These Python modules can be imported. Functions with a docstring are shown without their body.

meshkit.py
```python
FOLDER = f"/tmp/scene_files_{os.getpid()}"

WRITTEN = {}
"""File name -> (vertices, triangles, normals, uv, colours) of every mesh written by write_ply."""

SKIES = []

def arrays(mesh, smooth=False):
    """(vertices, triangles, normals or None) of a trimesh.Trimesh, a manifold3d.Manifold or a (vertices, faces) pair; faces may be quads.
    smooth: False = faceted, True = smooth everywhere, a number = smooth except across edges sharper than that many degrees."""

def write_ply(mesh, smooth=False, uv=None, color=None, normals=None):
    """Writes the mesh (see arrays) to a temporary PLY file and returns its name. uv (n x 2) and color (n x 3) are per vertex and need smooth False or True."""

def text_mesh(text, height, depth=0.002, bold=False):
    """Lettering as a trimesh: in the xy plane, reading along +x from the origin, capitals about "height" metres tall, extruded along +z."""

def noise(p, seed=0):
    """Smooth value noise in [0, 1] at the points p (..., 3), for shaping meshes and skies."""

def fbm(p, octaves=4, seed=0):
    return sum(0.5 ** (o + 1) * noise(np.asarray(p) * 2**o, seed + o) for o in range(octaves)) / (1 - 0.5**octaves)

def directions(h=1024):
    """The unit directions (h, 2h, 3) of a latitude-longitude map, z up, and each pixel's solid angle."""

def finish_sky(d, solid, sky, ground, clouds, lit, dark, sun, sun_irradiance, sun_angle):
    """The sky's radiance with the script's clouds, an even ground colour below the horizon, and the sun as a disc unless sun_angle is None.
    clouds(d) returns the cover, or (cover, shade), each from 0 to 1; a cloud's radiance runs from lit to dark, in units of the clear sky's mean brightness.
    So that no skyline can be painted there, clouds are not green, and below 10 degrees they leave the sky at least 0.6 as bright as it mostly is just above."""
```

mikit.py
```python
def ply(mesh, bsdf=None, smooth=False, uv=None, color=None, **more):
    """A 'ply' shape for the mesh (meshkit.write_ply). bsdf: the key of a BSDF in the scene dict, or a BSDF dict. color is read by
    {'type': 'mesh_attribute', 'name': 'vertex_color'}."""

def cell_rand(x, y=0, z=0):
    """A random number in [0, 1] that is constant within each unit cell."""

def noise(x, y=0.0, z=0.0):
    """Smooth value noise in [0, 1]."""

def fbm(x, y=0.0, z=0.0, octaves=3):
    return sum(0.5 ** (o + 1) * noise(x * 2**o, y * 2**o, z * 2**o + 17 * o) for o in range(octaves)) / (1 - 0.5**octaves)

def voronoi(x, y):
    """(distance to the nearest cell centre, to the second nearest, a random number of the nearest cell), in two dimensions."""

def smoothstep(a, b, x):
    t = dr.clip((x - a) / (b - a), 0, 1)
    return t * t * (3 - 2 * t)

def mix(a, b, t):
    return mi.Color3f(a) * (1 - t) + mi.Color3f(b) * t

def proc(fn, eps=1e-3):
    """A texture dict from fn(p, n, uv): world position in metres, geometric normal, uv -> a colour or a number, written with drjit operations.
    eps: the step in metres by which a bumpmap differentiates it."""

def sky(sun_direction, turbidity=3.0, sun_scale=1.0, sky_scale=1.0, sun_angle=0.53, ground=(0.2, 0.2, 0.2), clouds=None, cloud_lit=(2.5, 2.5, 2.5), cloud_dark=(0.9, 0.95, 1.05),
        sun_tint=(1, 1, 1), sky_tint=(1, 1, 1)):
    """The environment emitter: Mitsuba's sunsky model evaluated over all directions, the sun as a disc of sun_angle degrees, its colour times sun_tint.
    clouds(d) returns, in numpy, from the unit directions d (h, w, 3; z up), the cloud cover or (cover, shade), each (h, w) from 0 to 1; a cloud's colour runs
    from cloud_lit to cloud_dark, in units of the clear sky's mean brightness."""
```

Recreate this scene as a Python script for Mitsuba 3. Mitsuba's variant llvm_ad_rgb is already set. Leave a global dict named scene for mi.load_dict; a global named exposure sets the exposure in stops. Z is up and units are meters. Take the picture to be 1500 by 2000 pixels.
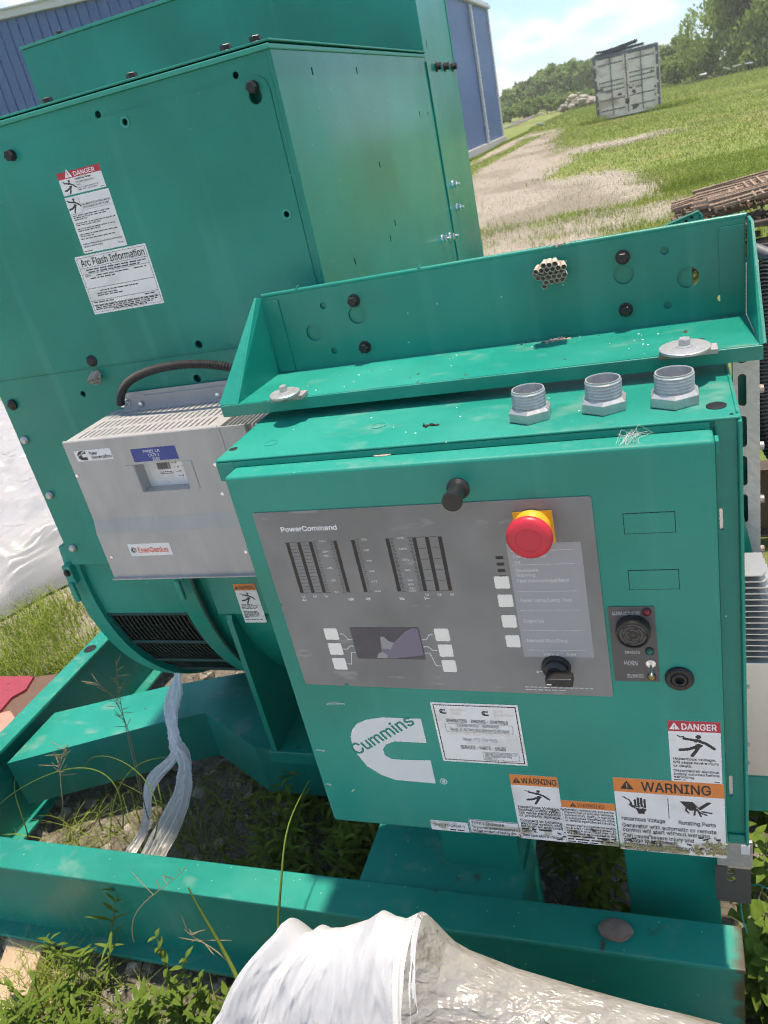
import math, random
import numpy as np
import trimesh
import drjit as dr
import mitsuba as mi
import mikit, meshkit
import manifold3d
from shapely.geometry import Polygon, LineString, Point, box as sbox
from shapely import affinity
from shapely.ops import unary_union

scene, labels = {}, {}
rng = np.random.default_rng(7)
random.seed(7)

# ------------------------------------------------------------------ camera, sky, exposure
exposure = 2.15
scene['camera'] = {'type': 'thinlens', 'fov': 51.8104, 'fov_axis': 'x', 'to_world': mi.ScalarTransform4f([[-0.935178, 0.050882, -0.350504, 0.0], [-0.288106, 0.466315, 0.836388, 0.0], [0.206002, 0.883154, -0.421429, 1.5], [0.0, 0.0, 0.0, 1.0]]),
                   'aperture_radius': 0.0011, 'focus_distance': 1.12, 'near_clip': 0.02, 'far_clip': 2000.0}


def cloud_cover(d):
    z = np.maximum(d[..., 2], 0.02)
    q = np.stack([d[..., 0] / (z + 0.25) * 3.2, d[..., 1] / (z + 0.25) * 3.2, d[..., 2] * 5], -1)
    f = meshkit.fbm(q * 1.6, 6, 3)
    c = np.clip((f - 0.50) / 0.11, 0, 1) ** 1.1 * 0.85
    haze = np.clip(1 - d[..., 2] / 0.55, 0, 1) * 0.10
    return np.clip(c + haze * (1 - c), 0, 1), np.clip((f - 0.62) * 1.2, 0, 0.3)


SUN = (0.10, 0.065, 1.0)
scene['sky_light'] = mikit.sky(SUN, turbidity=3.0, sky_scale=1.3, sun_angle=1.6, clouds=cloud_cover, cloud_lit=(1.9, 1.9, 1.9), cloud_dark=(0.9, 0.93, 1.0), ground=(0.2, 0.2, 0.15), sky_tint=(0.82, 0.95, 1.10))


# ------------------------------------------------------------------ helpers
def RGB(*c):
    return {'type': 'rgb', 'value': list(c)}


def add(key, mesh, mat, smooth=False, label=None, cat=None, group=None, kind=None, **kw):
    """One entry of the scene; a key that is taken takes the next number."""
    k, i = key, 0
    while k in scene:
        i += 1
        k = f'{key}_{i:03d}'
    if isinstance(mesh, (list,)):
        mesh = cat_(mesh)
    scene[k] = mikit.ply(mesh, mat, smooth, **kw)
    tag(k, label, cat, group, kind)
    return k


def tag(k, label=None, cat=None, group=None, kind=None):
    d = {a: b for a, b in (('label', label), ('category', cat), ('group', group), ('kind', kind)) if b}
    if d:
        labels[k] = d


used_things = {}


def thing(name, label, cat, group=None, kind=None):
    i = used_things.get(name, -1) + 1
    used_things[name] = i
    k = name if i == 0 else f'{name}_{i:03d}'
    tag(k, label, cat, group, kind)
    return k


def cat_(ms):
    vs, fs, o = [], [], 0
    for m in ms:
        v, f = np.asarray(m.vertices), np.asarray(m.faces)
        vs.append(v)
        fs.append(f + o)
        o += len(v)
    return trimesh.Trimesh(np.vstack(vs), np.vstack(fs), process=False)


def bx(x0, x1, y0, y1, z0, z1, b=0.0):
    """A box, its edges chamfered by b."""
    if b <= 0:
        m = trimesh.creation.box((x1 - x0, y1 - y0, z1 - z0))
        m.apply_translation(((x0 + x1) / 2, (y0 + y1) / 2, (z0 + z1) / 2))
        return m
    p = []
    for x, sx in ((x0, 1), (x1, -1)):
        for y, sy in ((y0, 1), (y1, -1)):
            for z, sz in ((z0, 1), (z1, -1)):
                p += [(x, y + sy * b, z + sz * b), (x + sx * b, y, z + sz * b), (x + sx * b, y + sy * b, z),
                      (x + sx * b * .3, y + sy * b * .3, z + sz * b), (x + sx * b * .3, y + sy * b, z + sz * b * .3), (x + sx * b, y + sy * b * .3, z + sz * b * .3)]
    return trimesh.convex.convex_hull(np.array(p))


def ext(poly, t):
    ms = [trimesh.creation.extrude_polygon(g, t, engine='earcut') for g in getattr(poly, 'geoms', [poly]) if g.area > 0]
    return cat_(ms)


def swap(m, how, off):
    """how: the world axis of the polygon's x, its y and of the thickness, as (index, sign) each."""
    v = np.asarray(m.vertices)
    o = np.zeros_like(v)
    for k, (i, s) in enumerate(how):
        o[:, i] = s * v[:, k]
    f = np.asarray(m.faces)
    M = np.zeros((3, 3))
    for k, (i, s) in enumerate(how):
        M[i, k] = s
    if np.linalg.det(M) < 0:
        f = f[:, ::-1]
    return trimesh.Trimesh(o + np.asarray(off), f, process=False)


def plate(poly, y, t):
    """A plate standing in the xz plane: front face at y, its body behind it."""
    return swap(ext(poly, t), ((0, 1), (2, 1), (1, 1)), (0, y, 0))


def xplate(poly, x, t):
    """A plate in the yz plane from x to x + t."""
    return swap(ext(poly, t), ((1, 1), (2, 1), (0, 1)), (x, 0, 0))


def zplate(poly, z, t):
    return swap(ext(poly, t), ((0, 1), (1, 1), (2, 1)), (0, 0, z))


def rr(x0, x1, z0, z1, r=0.003):
    r = min(r, abs(x1 - x0) / 2.01, abs(z1 - z0) / 2.01)
    return sbox(min(x0, x1) + r, min(z0, z1) + r, max(x0, x1) - r, max(z0, z1) - r).buffer(r, quad_segs=4)


def circ(x, z, r, n=8):
    return Point(x, z).buffer(r, quad_segs=n)


def frame_of(n):
    n = np.asarray(n, float) / np.linalg.norm(n)
    a = np.cross(n, (0, 0, 1) if abs(n[2]) < .9 else (1, 0, 0))
    a /= np.linalg.norm(a)
    return a, np.cross(n, a), n


def lathe(profile, p, n, sides=32, hexa=False):
    """Turn (radius, height) pairs about the axis n through p."""
    a, b, n = frame_of(n)
    k = 6 if hexa else sides
    ang = np.arange(k) * 2 * np.pi / k
    V, F = [], []
    for r, h in profile:
        V.append(np.asarray(p) + np.outer(np.cos(ang) * r, a) + np.outer(np.sin(ang) * r, b) + n * h)
    V = np.vstack(V)
    for i in range(len(profile) - 1):
        for j in range(k):
            j2 = (j + 1) % k
            F += [(i * k + j, i * k + j2, (i + 1) * k + j2), (i * k + j, (i + 1) * k + j2, (i + 1) * k + j)]
    return trimesh.Trimesh(V, F, process=False)


def tube(path, r, sides=10, caps=True):
    p = np.asarray(path, float)
    r = np.broadcast_to(np.asarray(r, float), (len(p),))
    t = np.gradient(p, axis=0)
    t /= np.linalg.norm(t, axis=1, keepdims=True) + 1e-12
    u = np.cross(t[0], (0.13, 0.21, 0.97))
    u /= np.linalg.norm(u)
    us = []
    for i in range(len(p)):
        u = u - t[i] * (u @ t[i])
        u /= np.linalg.norm(u)
        us.append(u)
    us = np.array(us)
    w = np.cross(t, us)
    ang = np.arange(sides) * 2 * np.pi / sides
    V = (p[:, None] + r[:, None, None] * (np.cos(ang)[None, :, None] * us[:, None] + np.sin(ang)[None, :, None] * w[:, None])).reshape(-1, 3)
    F = []
    for i in range(len(p) - 1):
        for j in range(sides):
            j2 = (j + 1) % sides
            F += [(i * sides + j, i * sides + j2, (i + 1) * sides + j2), (i * sides + j, (i + 1) * sides + j2, (i + 1) * sides + j)]
    if caps:
        for j in range(1, sides - 1):
            F += [(0, j + 1, j), ((len(p) - 1) * sides, (len(p) - 1) * sides + j, (len(p) - 1) * sides + j + 1)]
    return trimesh.Trimesh(V, F, process=False)


def spline(pts, n=40):
    from scipy.interpolate import make_interp_spline
    p = np.asarray(pts, float)
    d = np.r_[0, np.cumsum(np.linalg.norm(np.diff(p, axis=0), axis=1))]
    return make_interp_spline(d, p, k=min(3, len(p) - 1))(np.linspace(0, d[-1], n))


def grid_mesh(P):
    """P: rows x columns x 3 points."""
    a, b = P.shape[:2]
    i, j = np.meshgrid(np.arange(a - 1), np.arange(b - 1), indexing='ij')
    q = np.stack([i * b + j, i * b + j + 1, (i + 1) * b + j + 1, (i + 1) * b + j], -1).reshape(-1, 4)
    return trimesh.Trimesh(P.reshape(-1, 3), np.vstack([q[:, [0, 1, 2]], q[:, [0, 2, 3]]]), process=False)


def hexbolt(p, n, s=0.011, washer=None, h=None):
    p = np.asarray(p, float)
    h = h or s * 0.9
    w = washer or s * 1.45
    fl = lathe([(0.0, s * .02), (w, s * .02), (w * .98, s * .22), (s * 1.0, s * .3), (0.0, s * .3)], p, n, 24)
    hx = lathe([(s, s * .25), (s, h), (s * .86, h * 1.12), (0.0, h * 1.12)], p, n, hexa=True)
    return [fl, hx]


TXT = {}


def txt(s, x, z, y, h, w=None, rot=0.0, bold=False, anchor='l', t=0.00035, shear=0.0, max_w=None):
    """Lettering on a plane facing -y: capitals h tall, w wide in all (else as the font has it); front at y - t."""
    if (s, bold) not in TXT:
        m = meshkit.text_mesh(s, 1.0, 0.01, bold)
        TXT[(s, bold)] = (np.array(m.vertices), np.array(m.faces))
    v, f = TXT[(s, bold)]
    v = v.copy()
    W = v[:, 0].max()
    sx = (w / W) if w else h
    if max_w and W * sx > max_w:
        sx = max_w / W
    if anchor == 'c':
        v[:, 0] -= W / 2
    if anchor == 'r':
        v[:, 0] -= W
    v[:, 0] *= sx
    v[:, 1] *= h
    v[:, 0] += v[:, 1] * shear
    c, q = math.cos(rot), math.sin(rot)
    vx, vz = v[:, 0] * c - v[:, 1] * q, v[:, 0] * q + v[:, 1] * c
    o = np.stack([x + vx, y - v[:, 2] / 0.01 * t, z + vz], 1)
    return trimesh.Trimesh(o, f, process=False)


def fine_print(x0, x1, z, y, h, seed=0, fill=0.92, t=0.0003):
    """A line of print too small to read: one low bar for each word."""
    g = np.random.default_rng(seed)
    out, x = [], x0
    end = x0 + (x1 - x0) * fill
    while x < end - h:
        w = min(h * g.uniform(1.2, 4.5), end - x)
        out.append(bx(x, x + w, y - t, y - 0.00002, z, z + h * 0.62))
        x += w + h * .7
    return out


# ------------------------------------------------------------------ materials
N, FB, SS, MX = mikit.noise, mikit.fbm, mikit.smoothstep, mikit.mix


def mat(name, color, rough=0.5, metallic=0.0, spec=0.5, bump=None, two=True, **kw):
    c = color if isinstance(color, dict) else RGB(*color)
    b = {'type': 'principled', 'base_color': c, 'roughness': rough, 'metallic': metallic, 'specular': spec, **kw}
    if bump:
        b = {'type': 'bumpmap', 'texture': mikit.proc(bump[0], bump[2] if len(bump) > 2 else 1e-3), 'scale': bump[1], 'bsdf': b}
    scene[name] = {'type': 'twosided', 'bsdf': b} if two else b
    return name


def green_color(p, n, uv):
    big = FB(p.x * 3.1 + 5, p.y * 3.1, p.z * 3.1, 4)
    c = MX((0.003, 0.172, 0.128), (0.009, 0.252, 0.198), SS(.25, .75, big))
    up = SS(0.6, 0.95, dr.abs(n.z))
    grime = SS(0.46, 0.80, FB(p.x * 9, p.y * 14 + 3, p.z * 6, 5))
    c = MX(c, (0.026, 0.265, 0.210), (0.22 + 0.30 * up) * grime)
    dust = SS(0.55, 0.85, FB(p.x * 22 + 9, p.y * 30, p.z * 22, 3)) * up
    c = MX(c, (0.20, 0.30, 0.25), dust * 0.45)
    streak = SS(0.60, 0.80, FB(p.x * 34, p.y * 34, p.z * 1.6 + 7, 3)) * (1 - up)
    c = MX(c, (0.050, 0.285, 0.235), streak * 0.22)
    cell = mikit.cell_rand(dr.floor(p.x * 260), dr.floor(p.y * 260), dr.floor(p.z * 260))
    fx, fy, fz = p.x * 260 - dr.floor(p.x * 260) - .5, p.y * 260 - dr.floor(p.y * 260) - .5, p.z * 260 - dr.floor(p.z * 260) - .5
    spot = dr.select(cell > (0.9992 - 0.0016 * up), 1.0, 0.0) * SS(0.42, 0.2, dr.sqrt(fx * fx + fy * fy + fz * fz))
    c = MX(c, (0.45, 0.50, 0.46), spot * 0.85)
    chip = dr.select(FB(p.x * 55, p.y * 55, p.z * 55, 2) > 0.885, 1.0, 0.0) * up
    return MX(c, (0.06, 0.03, 0.018), chip * 0.9)


def green_rough(p, n, uv):
    return 0.30 + 0.22 * SS(0.35, 0.75, FB(p.x * 5, p.y * 5 + 2, p.z * 5, 3)) + 0.12 * SS(.6, .95, dr.abs(n.z))


def orange_peel(p, n, uv):
    return FB(p.x * 420, p.y * 420, p.z * 420, 2) + 2.5 * N(p.x * 30, p.y * 30, p.z * 30)


mat('green_paint', mikit.proc(green_color), mikit.proc(green_rough), spec=0.5, bump=(orange_peel, 0.00010, 4e-4))


def gloss_rough(p, n, uv):
    return 0.17 + 0.14 * SS(0.35, 0.75, FB(p.x * 4, p.y * 4 + 2, p.z * 4, 3))


def slow_wave(p, n, uv):
    return FB(p.x * 5, p.y * 5, p.z * 5, 2)


mat('green_gloss', mikit.proc(green_color), mikit.proc(gloss_rough), spec=0.40, bump=(slow_wave, 0.0010, 4e-3))
mat('green_edge', (0.03, 0.27, 0.21), 0.4)


def skid_color(p, n, uv):
    c = green_color(p, n, uv)
    rust = SS(0.60, 0.72, FB(p.x * 26, p.y * 26, p.z * 26, 4)) * SS(0.02, 0.0, dr.abs(p.z - 0.256)) * SS(0.55, .75, N(p.x * 7, p.y * 7, 3))
    rust = dr.maximum(rust, SS(0.035, 0.058, p.x + 0.03 * (FB(p.x * 40, p.y * 40, p.z * 40, 3) - .5)) * SS(0.9, 0.86, p.y * 0 + .5))
    return MX(c, (0.075, 0.032, 0.015), rust * 0.9)


mat('skid_paint', mikit.proc(skid_color), mikit.proc(green_rough), spec=0.5, bump=(orange_peel, 0.00014, 4e-4))


def silver_color(p, n, uv):
    s = FB(p.x * 60, p.y * 60, p.z * 9, 3)
    d = SS(0.55, 0.85, FB(p.x * 8, p.y * 8, p.z * 8 + 4, 4))
    return MX(MX((0.345, 0.342, 0.346), (0.415, 0.412, 0.416), s), (0.22, 0.22, 0.22), d * 0.35)


mat('silver_paint', mikit.proc(silver_color), 0.42, metallic=0.2, spec=0.5)
mat('aluminium', (0.72, 0.73, 0.74), 0.38, metallic=0.85)


def zinc_color(p, n, uv):
    a, b, w = mikit.voronoi((p.x + p.z * .6) * 190, (p.y - p.z * .8) * 190)
    c = MX((0.42, 0.44, 0.45), (0.50, 0.51, 0.52), w)
    return MX(c, (0.42, 0.40, 0.36), 0.4 * SS(.5, .8, FB(p.x * 40, p.y * 40, p.z * 40)))


mat('zinc', mikit.proc(zinc_color), 0.42, metallic=0.6)
mat('bright_steel', (0.8, 0.8, 0.8), 0.18, metallic=1.0)
mat('black_bolt', (0.022, 0.021, 0.022), 0.42, metallic=0.3)
mat('black_plastic', (0.014, 0.014, 0.015), 0.38)
mat('dark_void', (0.006, 0.008, 0.008), 0.8)


def panel_color(p, n, uv):
    s = FB(p.x * 11, p.y * 11, p.z * 8, 4)
    c = MX((0.146, 0.149, 0.149), (0.196, 0.201, 0.204), SS(.3, .7, s))
    scuff = SS(0.70, 0.8, FB(p.x * 16 + 30, p.z * 52, 1.0, 4))
    return MX(c, (0.36, 0.37, 0.38), scuff * 0.30)


mat('panel_grey', mikit.proc(panel_color), 0.33, spec=0.55)
mat('overlay_grey', (0.29, 0.295, 0.32), 0.3)
mat('bar_black', (0.012, 0.013, 0.016), 0.4)
mat('screen_glass', (0.028, 0.032, 0.052), 0.06, spec=0.8)
mat('screen_stain', (0.16, 0.14, 0.20), 0.25)
mat('key_white', (0.74, 0.73, 0.69), 0.45)


def dirt_white(p, n, uv):
    d = SS(0.50, 0.78, FB(p.x * 45, p.y * 45, p.z * 45, 4))
    return MX((0.70, 0.70, 0.71), (0.52, 0.51, 0.47), d * 0.45)


mat('sticker_white', mikit.proc(dirt_white), 0.4)


def mossy_white(p, n, uv):
    low = SS(0.598, 0.562, p.z + 0.03 * (FB(p.x * 30, p.z * 30, 2.0, 3) - .5))
    d = SS(0.50, 0.62, FB(p.x * 70, p.y * 70, p.z * 70, 4))
    c = MX((0.70, 0.70, 0.71), (0.50, 0.48, 0.43), SS(.45, .8, FB(p.x * 25, p.z * 25, 5.0, 3)) * 0.5)
    return MX(c, (0.30, 0.28, 0.16), low * d * 0.75)


mat('sticker_mossy', mikit.proc(mossy_white), 0.5)
mat('print_black', (0.025, 0.025, 0.028), 0.5)
mat('print_grey', (0.28, 0.28, 0.29), 0.5)
mat('print_white', (0.72, 0.72, 0.73), 0.45)
mat('print_pale', (0.50, 0.50, 0.50), 0.45)
mat('print_green', (0.008, 0.19, 0.145), 0.4)
mat('print_faded', (0.60, 0.52, 0.44), 0.5)
mat('print_red', (0.42, 0.03, 0.05), 0.45)
mat('print_orange', (0.62, 0.20, 0.045), 0.45)
mat('print_blue', (0.035, 0.055, 0.25), 0.4)
mat('paint_red', (0.50, 0.022, 0.045), 0.38)
mat('paint_yellow', (0.66, 0.36, 0.02), 0.38)
mat('lens_red', (0.22, 0.01, 0.02), 0.15)
mat('lens_green', (0.01, 0.13, 0.10), 0.15)
mat('lens_amber', (0.30, 0.20, 0.04), 0.15)
mat('rubber', (0.020, 0.021, 0.022), 0.6)
mat('grey_hose', (0.10, 0.105, 0.12), 0.5)

# ================================================================== the machine
ZV = np.array([0, 0, 1.0])
YF = np.array([0, -1.0, 0])
XV = np.array([1.0, 0, 0])

# ------------------------------------------------------------------ skid frame of I-beams
sk = thing('skid_frame', 'teal painted steel skid of heavy beams lying on the ground under the machine', 'skid')


def ibeam_x(x0, x1, yc, z0, z1, fw=0.076, tf=0.011, tw=0.008):
    return [bx(x0, x1, yc - fw / 2, yc + fw / 2, z1 - tf, z1, 0.0025), bx(x0, x1, yc - tw / 2, yc + tw / 2, z0 + tf, z1 - tf),
            bx(x0, x1, yc - fw / 2, yc + fw / 2, z0, z0 + tf, 0.0025)]


def ibeam_y(y0, y1, xc, z0, z1, fw=0.062, tf=0.011, tw=0.008):
    return [bx(xc - fw / 2, xc + fw / 2, y0, y1, z1 - tf, z1, 0.0025), bx(xc - tw / 2, xc + tw / 2, y0, y1, z0 + tf, z1 - tf),
            bx(xc - fw / 2 - .005, xc + fw / 2 + .012, y0, y1, z0, z0 + tf, 0.0025)]


add(sk + '__near_beam', ibeam_x(-2.2, 0.058, 0.879, 0.0, 0.26), 'skid_paint', 30, label='near beam with a rusty right end and a stone on it')
add(sk + '__end_beam', ibeam_y(0.93, 2.75, -1.76, 0.0, 0.2595), 'skid_paint', 30, label='left beam running back beside the grass')
add(sk + '__far_beam', ibeam_x(-2.2, 0.9, 2.66, 0.0, 0.26), 'skid_paint', 30)
# bolt hole in the end beam's top
hx = (-1.7618, 1.6166, 0.0198)
add(sk + '__bolt_hole', lathe([(hx[2], 0.0006), (0, 0.0006)], (hx[0], hx[1], .2597), ZV, 20), 'dark_void')
# brace that carries the alternator foot
bt = [(-1.6609, 1.1666), (-1.6592, 1.3665), (-1.412, 1.4982)]
br = Polygon([(-1.722, bt[0][1]), (-1.722, bt[1][1]), bt[2], (-0.9, bt[2][1] + .16), (-0.62, bt[2][1] + .16), (-0.62, 1.28), (-1.02, 1.28), (-1.2297, 1.3949), (-1.3457, 1.3476)])
add(sk + '__brace', zplate(br, 0.07, 0.15), 'skid_paint', label='slanting brace under the round alternator')
cr = Polygon([(-0.611, .922), (-0.611, 1.28), (-0.30, 1.28), (-0.30, .922)])
add(sk + '__cross_plate', zplate(cr, 0.20, 0.048), 'skid_paint')

# ------------------------------------------------------------------ pedestal legs under the cabinet
for x0, x1 in ((-0.452, -0.306), (-0.120, 0.0305)):
    t = thing('pedestal_leg', None, None)
    lab = 'left teal steel leg under the control cabinet, half hidden behind the sticker row' if x0 < -.2 else 'right teal steel leg under the control cabinet beside the green weeds'
    tag(t, lab, 'leg', None)
    add(t + '__front_plate', bx(x0, x1, 0.985, 0.993, 0.0, 0.60, .0015), 'green_paint', 30)
    for xs in (x0, x1 - .006):
        add(t + '__side_plate', bx(xs, xs + .006, 0.9935, 1.10, 0.0, 0.60), 'green_paint')

# ------------------------------------------------------------------ alternator
al = thing('alternator', 'round teal alternator with a slotted black guard low on its side', 'alternator')
YC, ZC, RA, X1, X2 = 1.723, 0.773, 0.533, -1.262, -0.985


def shell(x0, x1, r, a0=0, a1=360, n=96):
    a = np.radians(np.linspace(a0, a1, n))
    P = np.stack([np.stack([np.full(n, x), YC - r * np.cos(a), ZC + r * np.sin(a)], -1) for x in (x0, x1)])
    return grid_mesh(P)


def ring(x0, x1, r0, r1):
    return swap(ext(circ(YC, ZC, r1, 40).difference(circ(YC, ZC, r0, 40)), x1 - x0), ((1, 1), (2, 1), (0, 1)), (x0, 0, 0))


def guard_hole():
    return None


low_ring = circ(YC, ZC, RA, 40).difference(circ(YC, ZC, RA - .05, 40)).intersection(sbox(0, 0, 4, .856))
add(al + '__end_ring', xplate(low_ring, X1 - .004, .039), 'green_paint', 30)
add(al + '__end_plate', xplate(circ(YC, ZC, RA - .051, 40).intersection(sbox(0, 0, 4, .856)), X1, .01), 'green_paint')
add(al + '__middle_ring', ring(X2 - .018, X2 + 0.03, RA - .05, RA), 'green_paint', 30)
A0 = math.degrees(math.atan2(ZC - 0.685, 1)) * 0 - 2.0
gz = 0.668   # the guard's upper edge
ga = math.degrees(math.asin((gz - ZC) / RA))
add(al + '__upper_shell', shell(X1 + .035, X2 - .018, RA - .012, ga, 150), 'green_paint', True)
add(al + '__body', shell(X2 + .03, -0.53, RA - .015, -180, 180, 120), 'green_paint', True)
add(al + '__guard_back', shell(X1 + .035, X2 - .018, RA - .05, -175, ga + 4), 'dark_void', True)
bar_n = 19
for k in range(bar_n):
    xa = X1 + .036 + (k + 0.1) * (X2 - X1 - .054) / bar_n
    a = np.radians(np.linspace(-150, ga, 40))
    P = np.stack([np.stack([np.full(40, x), YC - r * np.cos(a), ZC + r * np.sin(a)], -1) for x, r in ((xa, RA - .03), (xa, RA - .015), (xa + .0045, RA - .015), (xa + .0045, RA - .03))])
    add(al + '__guard_bar', grid_mesh(P), 'black_guard')
for k in range(9):
    a = math.radians(ga - 0.3 - 11.5 * k)
    add(al + '__guard_rail', tube([(X1 + .034, YC - (RA - .013) * math.cos(a), ZC + (RA - .013) * math.sin(a)), (X2 - .017, YC - (RA - .013) * math.cos(a), ZC + (RA - .013) * math.sin(a))], .0042, 6), 'green_dark')
mat('black_guard', (0.012, 0.016, 0.016), 0.5)
mat('green_dark', (0.008, 0.05, 0.042), 0.5)
for (u, z, dx) in ((X1 + .012, 0.80, 0), (X2 + .008, 0.80, 0)):
    yb = YC - math.sqrt(RA ** 2 - (z - ZC) ** 2)
    L = [bx(u - .011, u + .011, yb - .016, yb + .004, z - .028, z + .018, .003), bx(u - .007, u + .007, yb - .023, yb - .014, z - .07, z - .022, .003)]
    k1 = add(al + '__latch', L, 'green_paint', 30)
    add(k1 + '__screw', hexbolt((u, yb - .016, z + .002), YF, .006), 'black_bolt', 30)
for dz in (.86, .83):
    pass
# dark folded rib that follows the guard's right edge
a = np.radians(np.linspace(-60, 6, 30))
add(al + '__band', tube(np.stack([np.full(30, X2 + .034), YC - (RA + .003) * np.cos(a), ZC + (RA + .003) * np.sin(a)], -1), .005, 6), 'green_dark', True)
# mounting foot
add(al + '__foot_plate', bx(-0.925, -0.56, 1.20, 1.55, 0.253, 0.289, .003), 'green_paint', 30)
gus = Polygon([(1.201, .2895), (1.201, .655), (1.206, .668), (1.215, .672), (1.30, .672), (1.40, .40), (1.40, .2895)])
add(al + '__gusset', xplate(gus, -0.913, 0.013), 'green_paint', label='upright gusset of the alternator foot')
add(al + '__foot_web', bx(-0.8995, -0.25, 1.34, 1.352, 0.2895, 0.69), 'green_paint')
add(al + '__side_plate', bx(-0.93, -0.25, 1.205, 1.212, 0.672, 0.86), 'green_paint')

# ------------------------------------------------------------------ connection box on top of the alternator
cb = thing('terminal_box', 'large teal sheet steel box above the alternator with three white stickers', 'box')
YE = 1.18
ex0, exr = -1.232, -0.505
ztop = 1.639
zseam = 1.2325
hole_c = [(-0.5651, 1.6193, 0.0048), (-0.8101, 1.6184, 0.0055), (-0.7589, 1.2476, 0.007), (-0.7855, 1.1879, 0.0072), (-1.0372, 1.1867, 0.0057), (-0.7652, 1.599, 0.0063), (-0.5385, 1.4235, 0.0059)]
up = Polygon([(ex0, zseam), (exr, zseam), (exr, ztop), (ex0, ztop)])
kh = (-0.5417, 1.587, 0.0105)
low = Polygon([(ex0, (-1.2248, 0.8189)[1]), (-0.3, 0.80), (-0.3, zseam - .0008), (ex0, zseam - .0008)])
for c in hole_c:
    up = up.difference(circ(c[0], c[1], c[2]))
    low = low.difference(circ(c[0], c[1], c[2]))
up2 = up.difference(circ(kh[0], kh[1], kh[2]))
add(cb + '__upper_panel', plate(up2.buffer(0), YE, .004), 'green_paint')
add(cb + '__lower_panel', plate(low, YE + .0015, .004), 'green_paint')
add(cb + '__panel_backing', bx(ex0 + .003, exr - .01, YE + .02, YE + .024, .86, ztop - .01), 'green_paint')
# the raised access cover on the upper panel: its rounded upper right corner shows
cp = [(-1.0125, 1.609), (-0.5274, 1.6117), (-0.5205, 1.5745), (-0.5, 1.3102)]
cov = rr(-1.30, cp[1][0] + .010, zseam + .004, cp[1][1] + .002, .022)
cov = cov.intersection(sbox(ex0 + .002, zseam + .004, 0, 2))
for c in hole_c:
    cov = cov.difference(circ(c[0], c[1], c[2]))
cov = cov.difference(circ(kh[0], kh[1], kh[2]))
add(cb + '__access_cover', plate(cov, YE - .0022, .0020), 'green_paint', label='flat access cover with the stickers on it')
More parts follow.
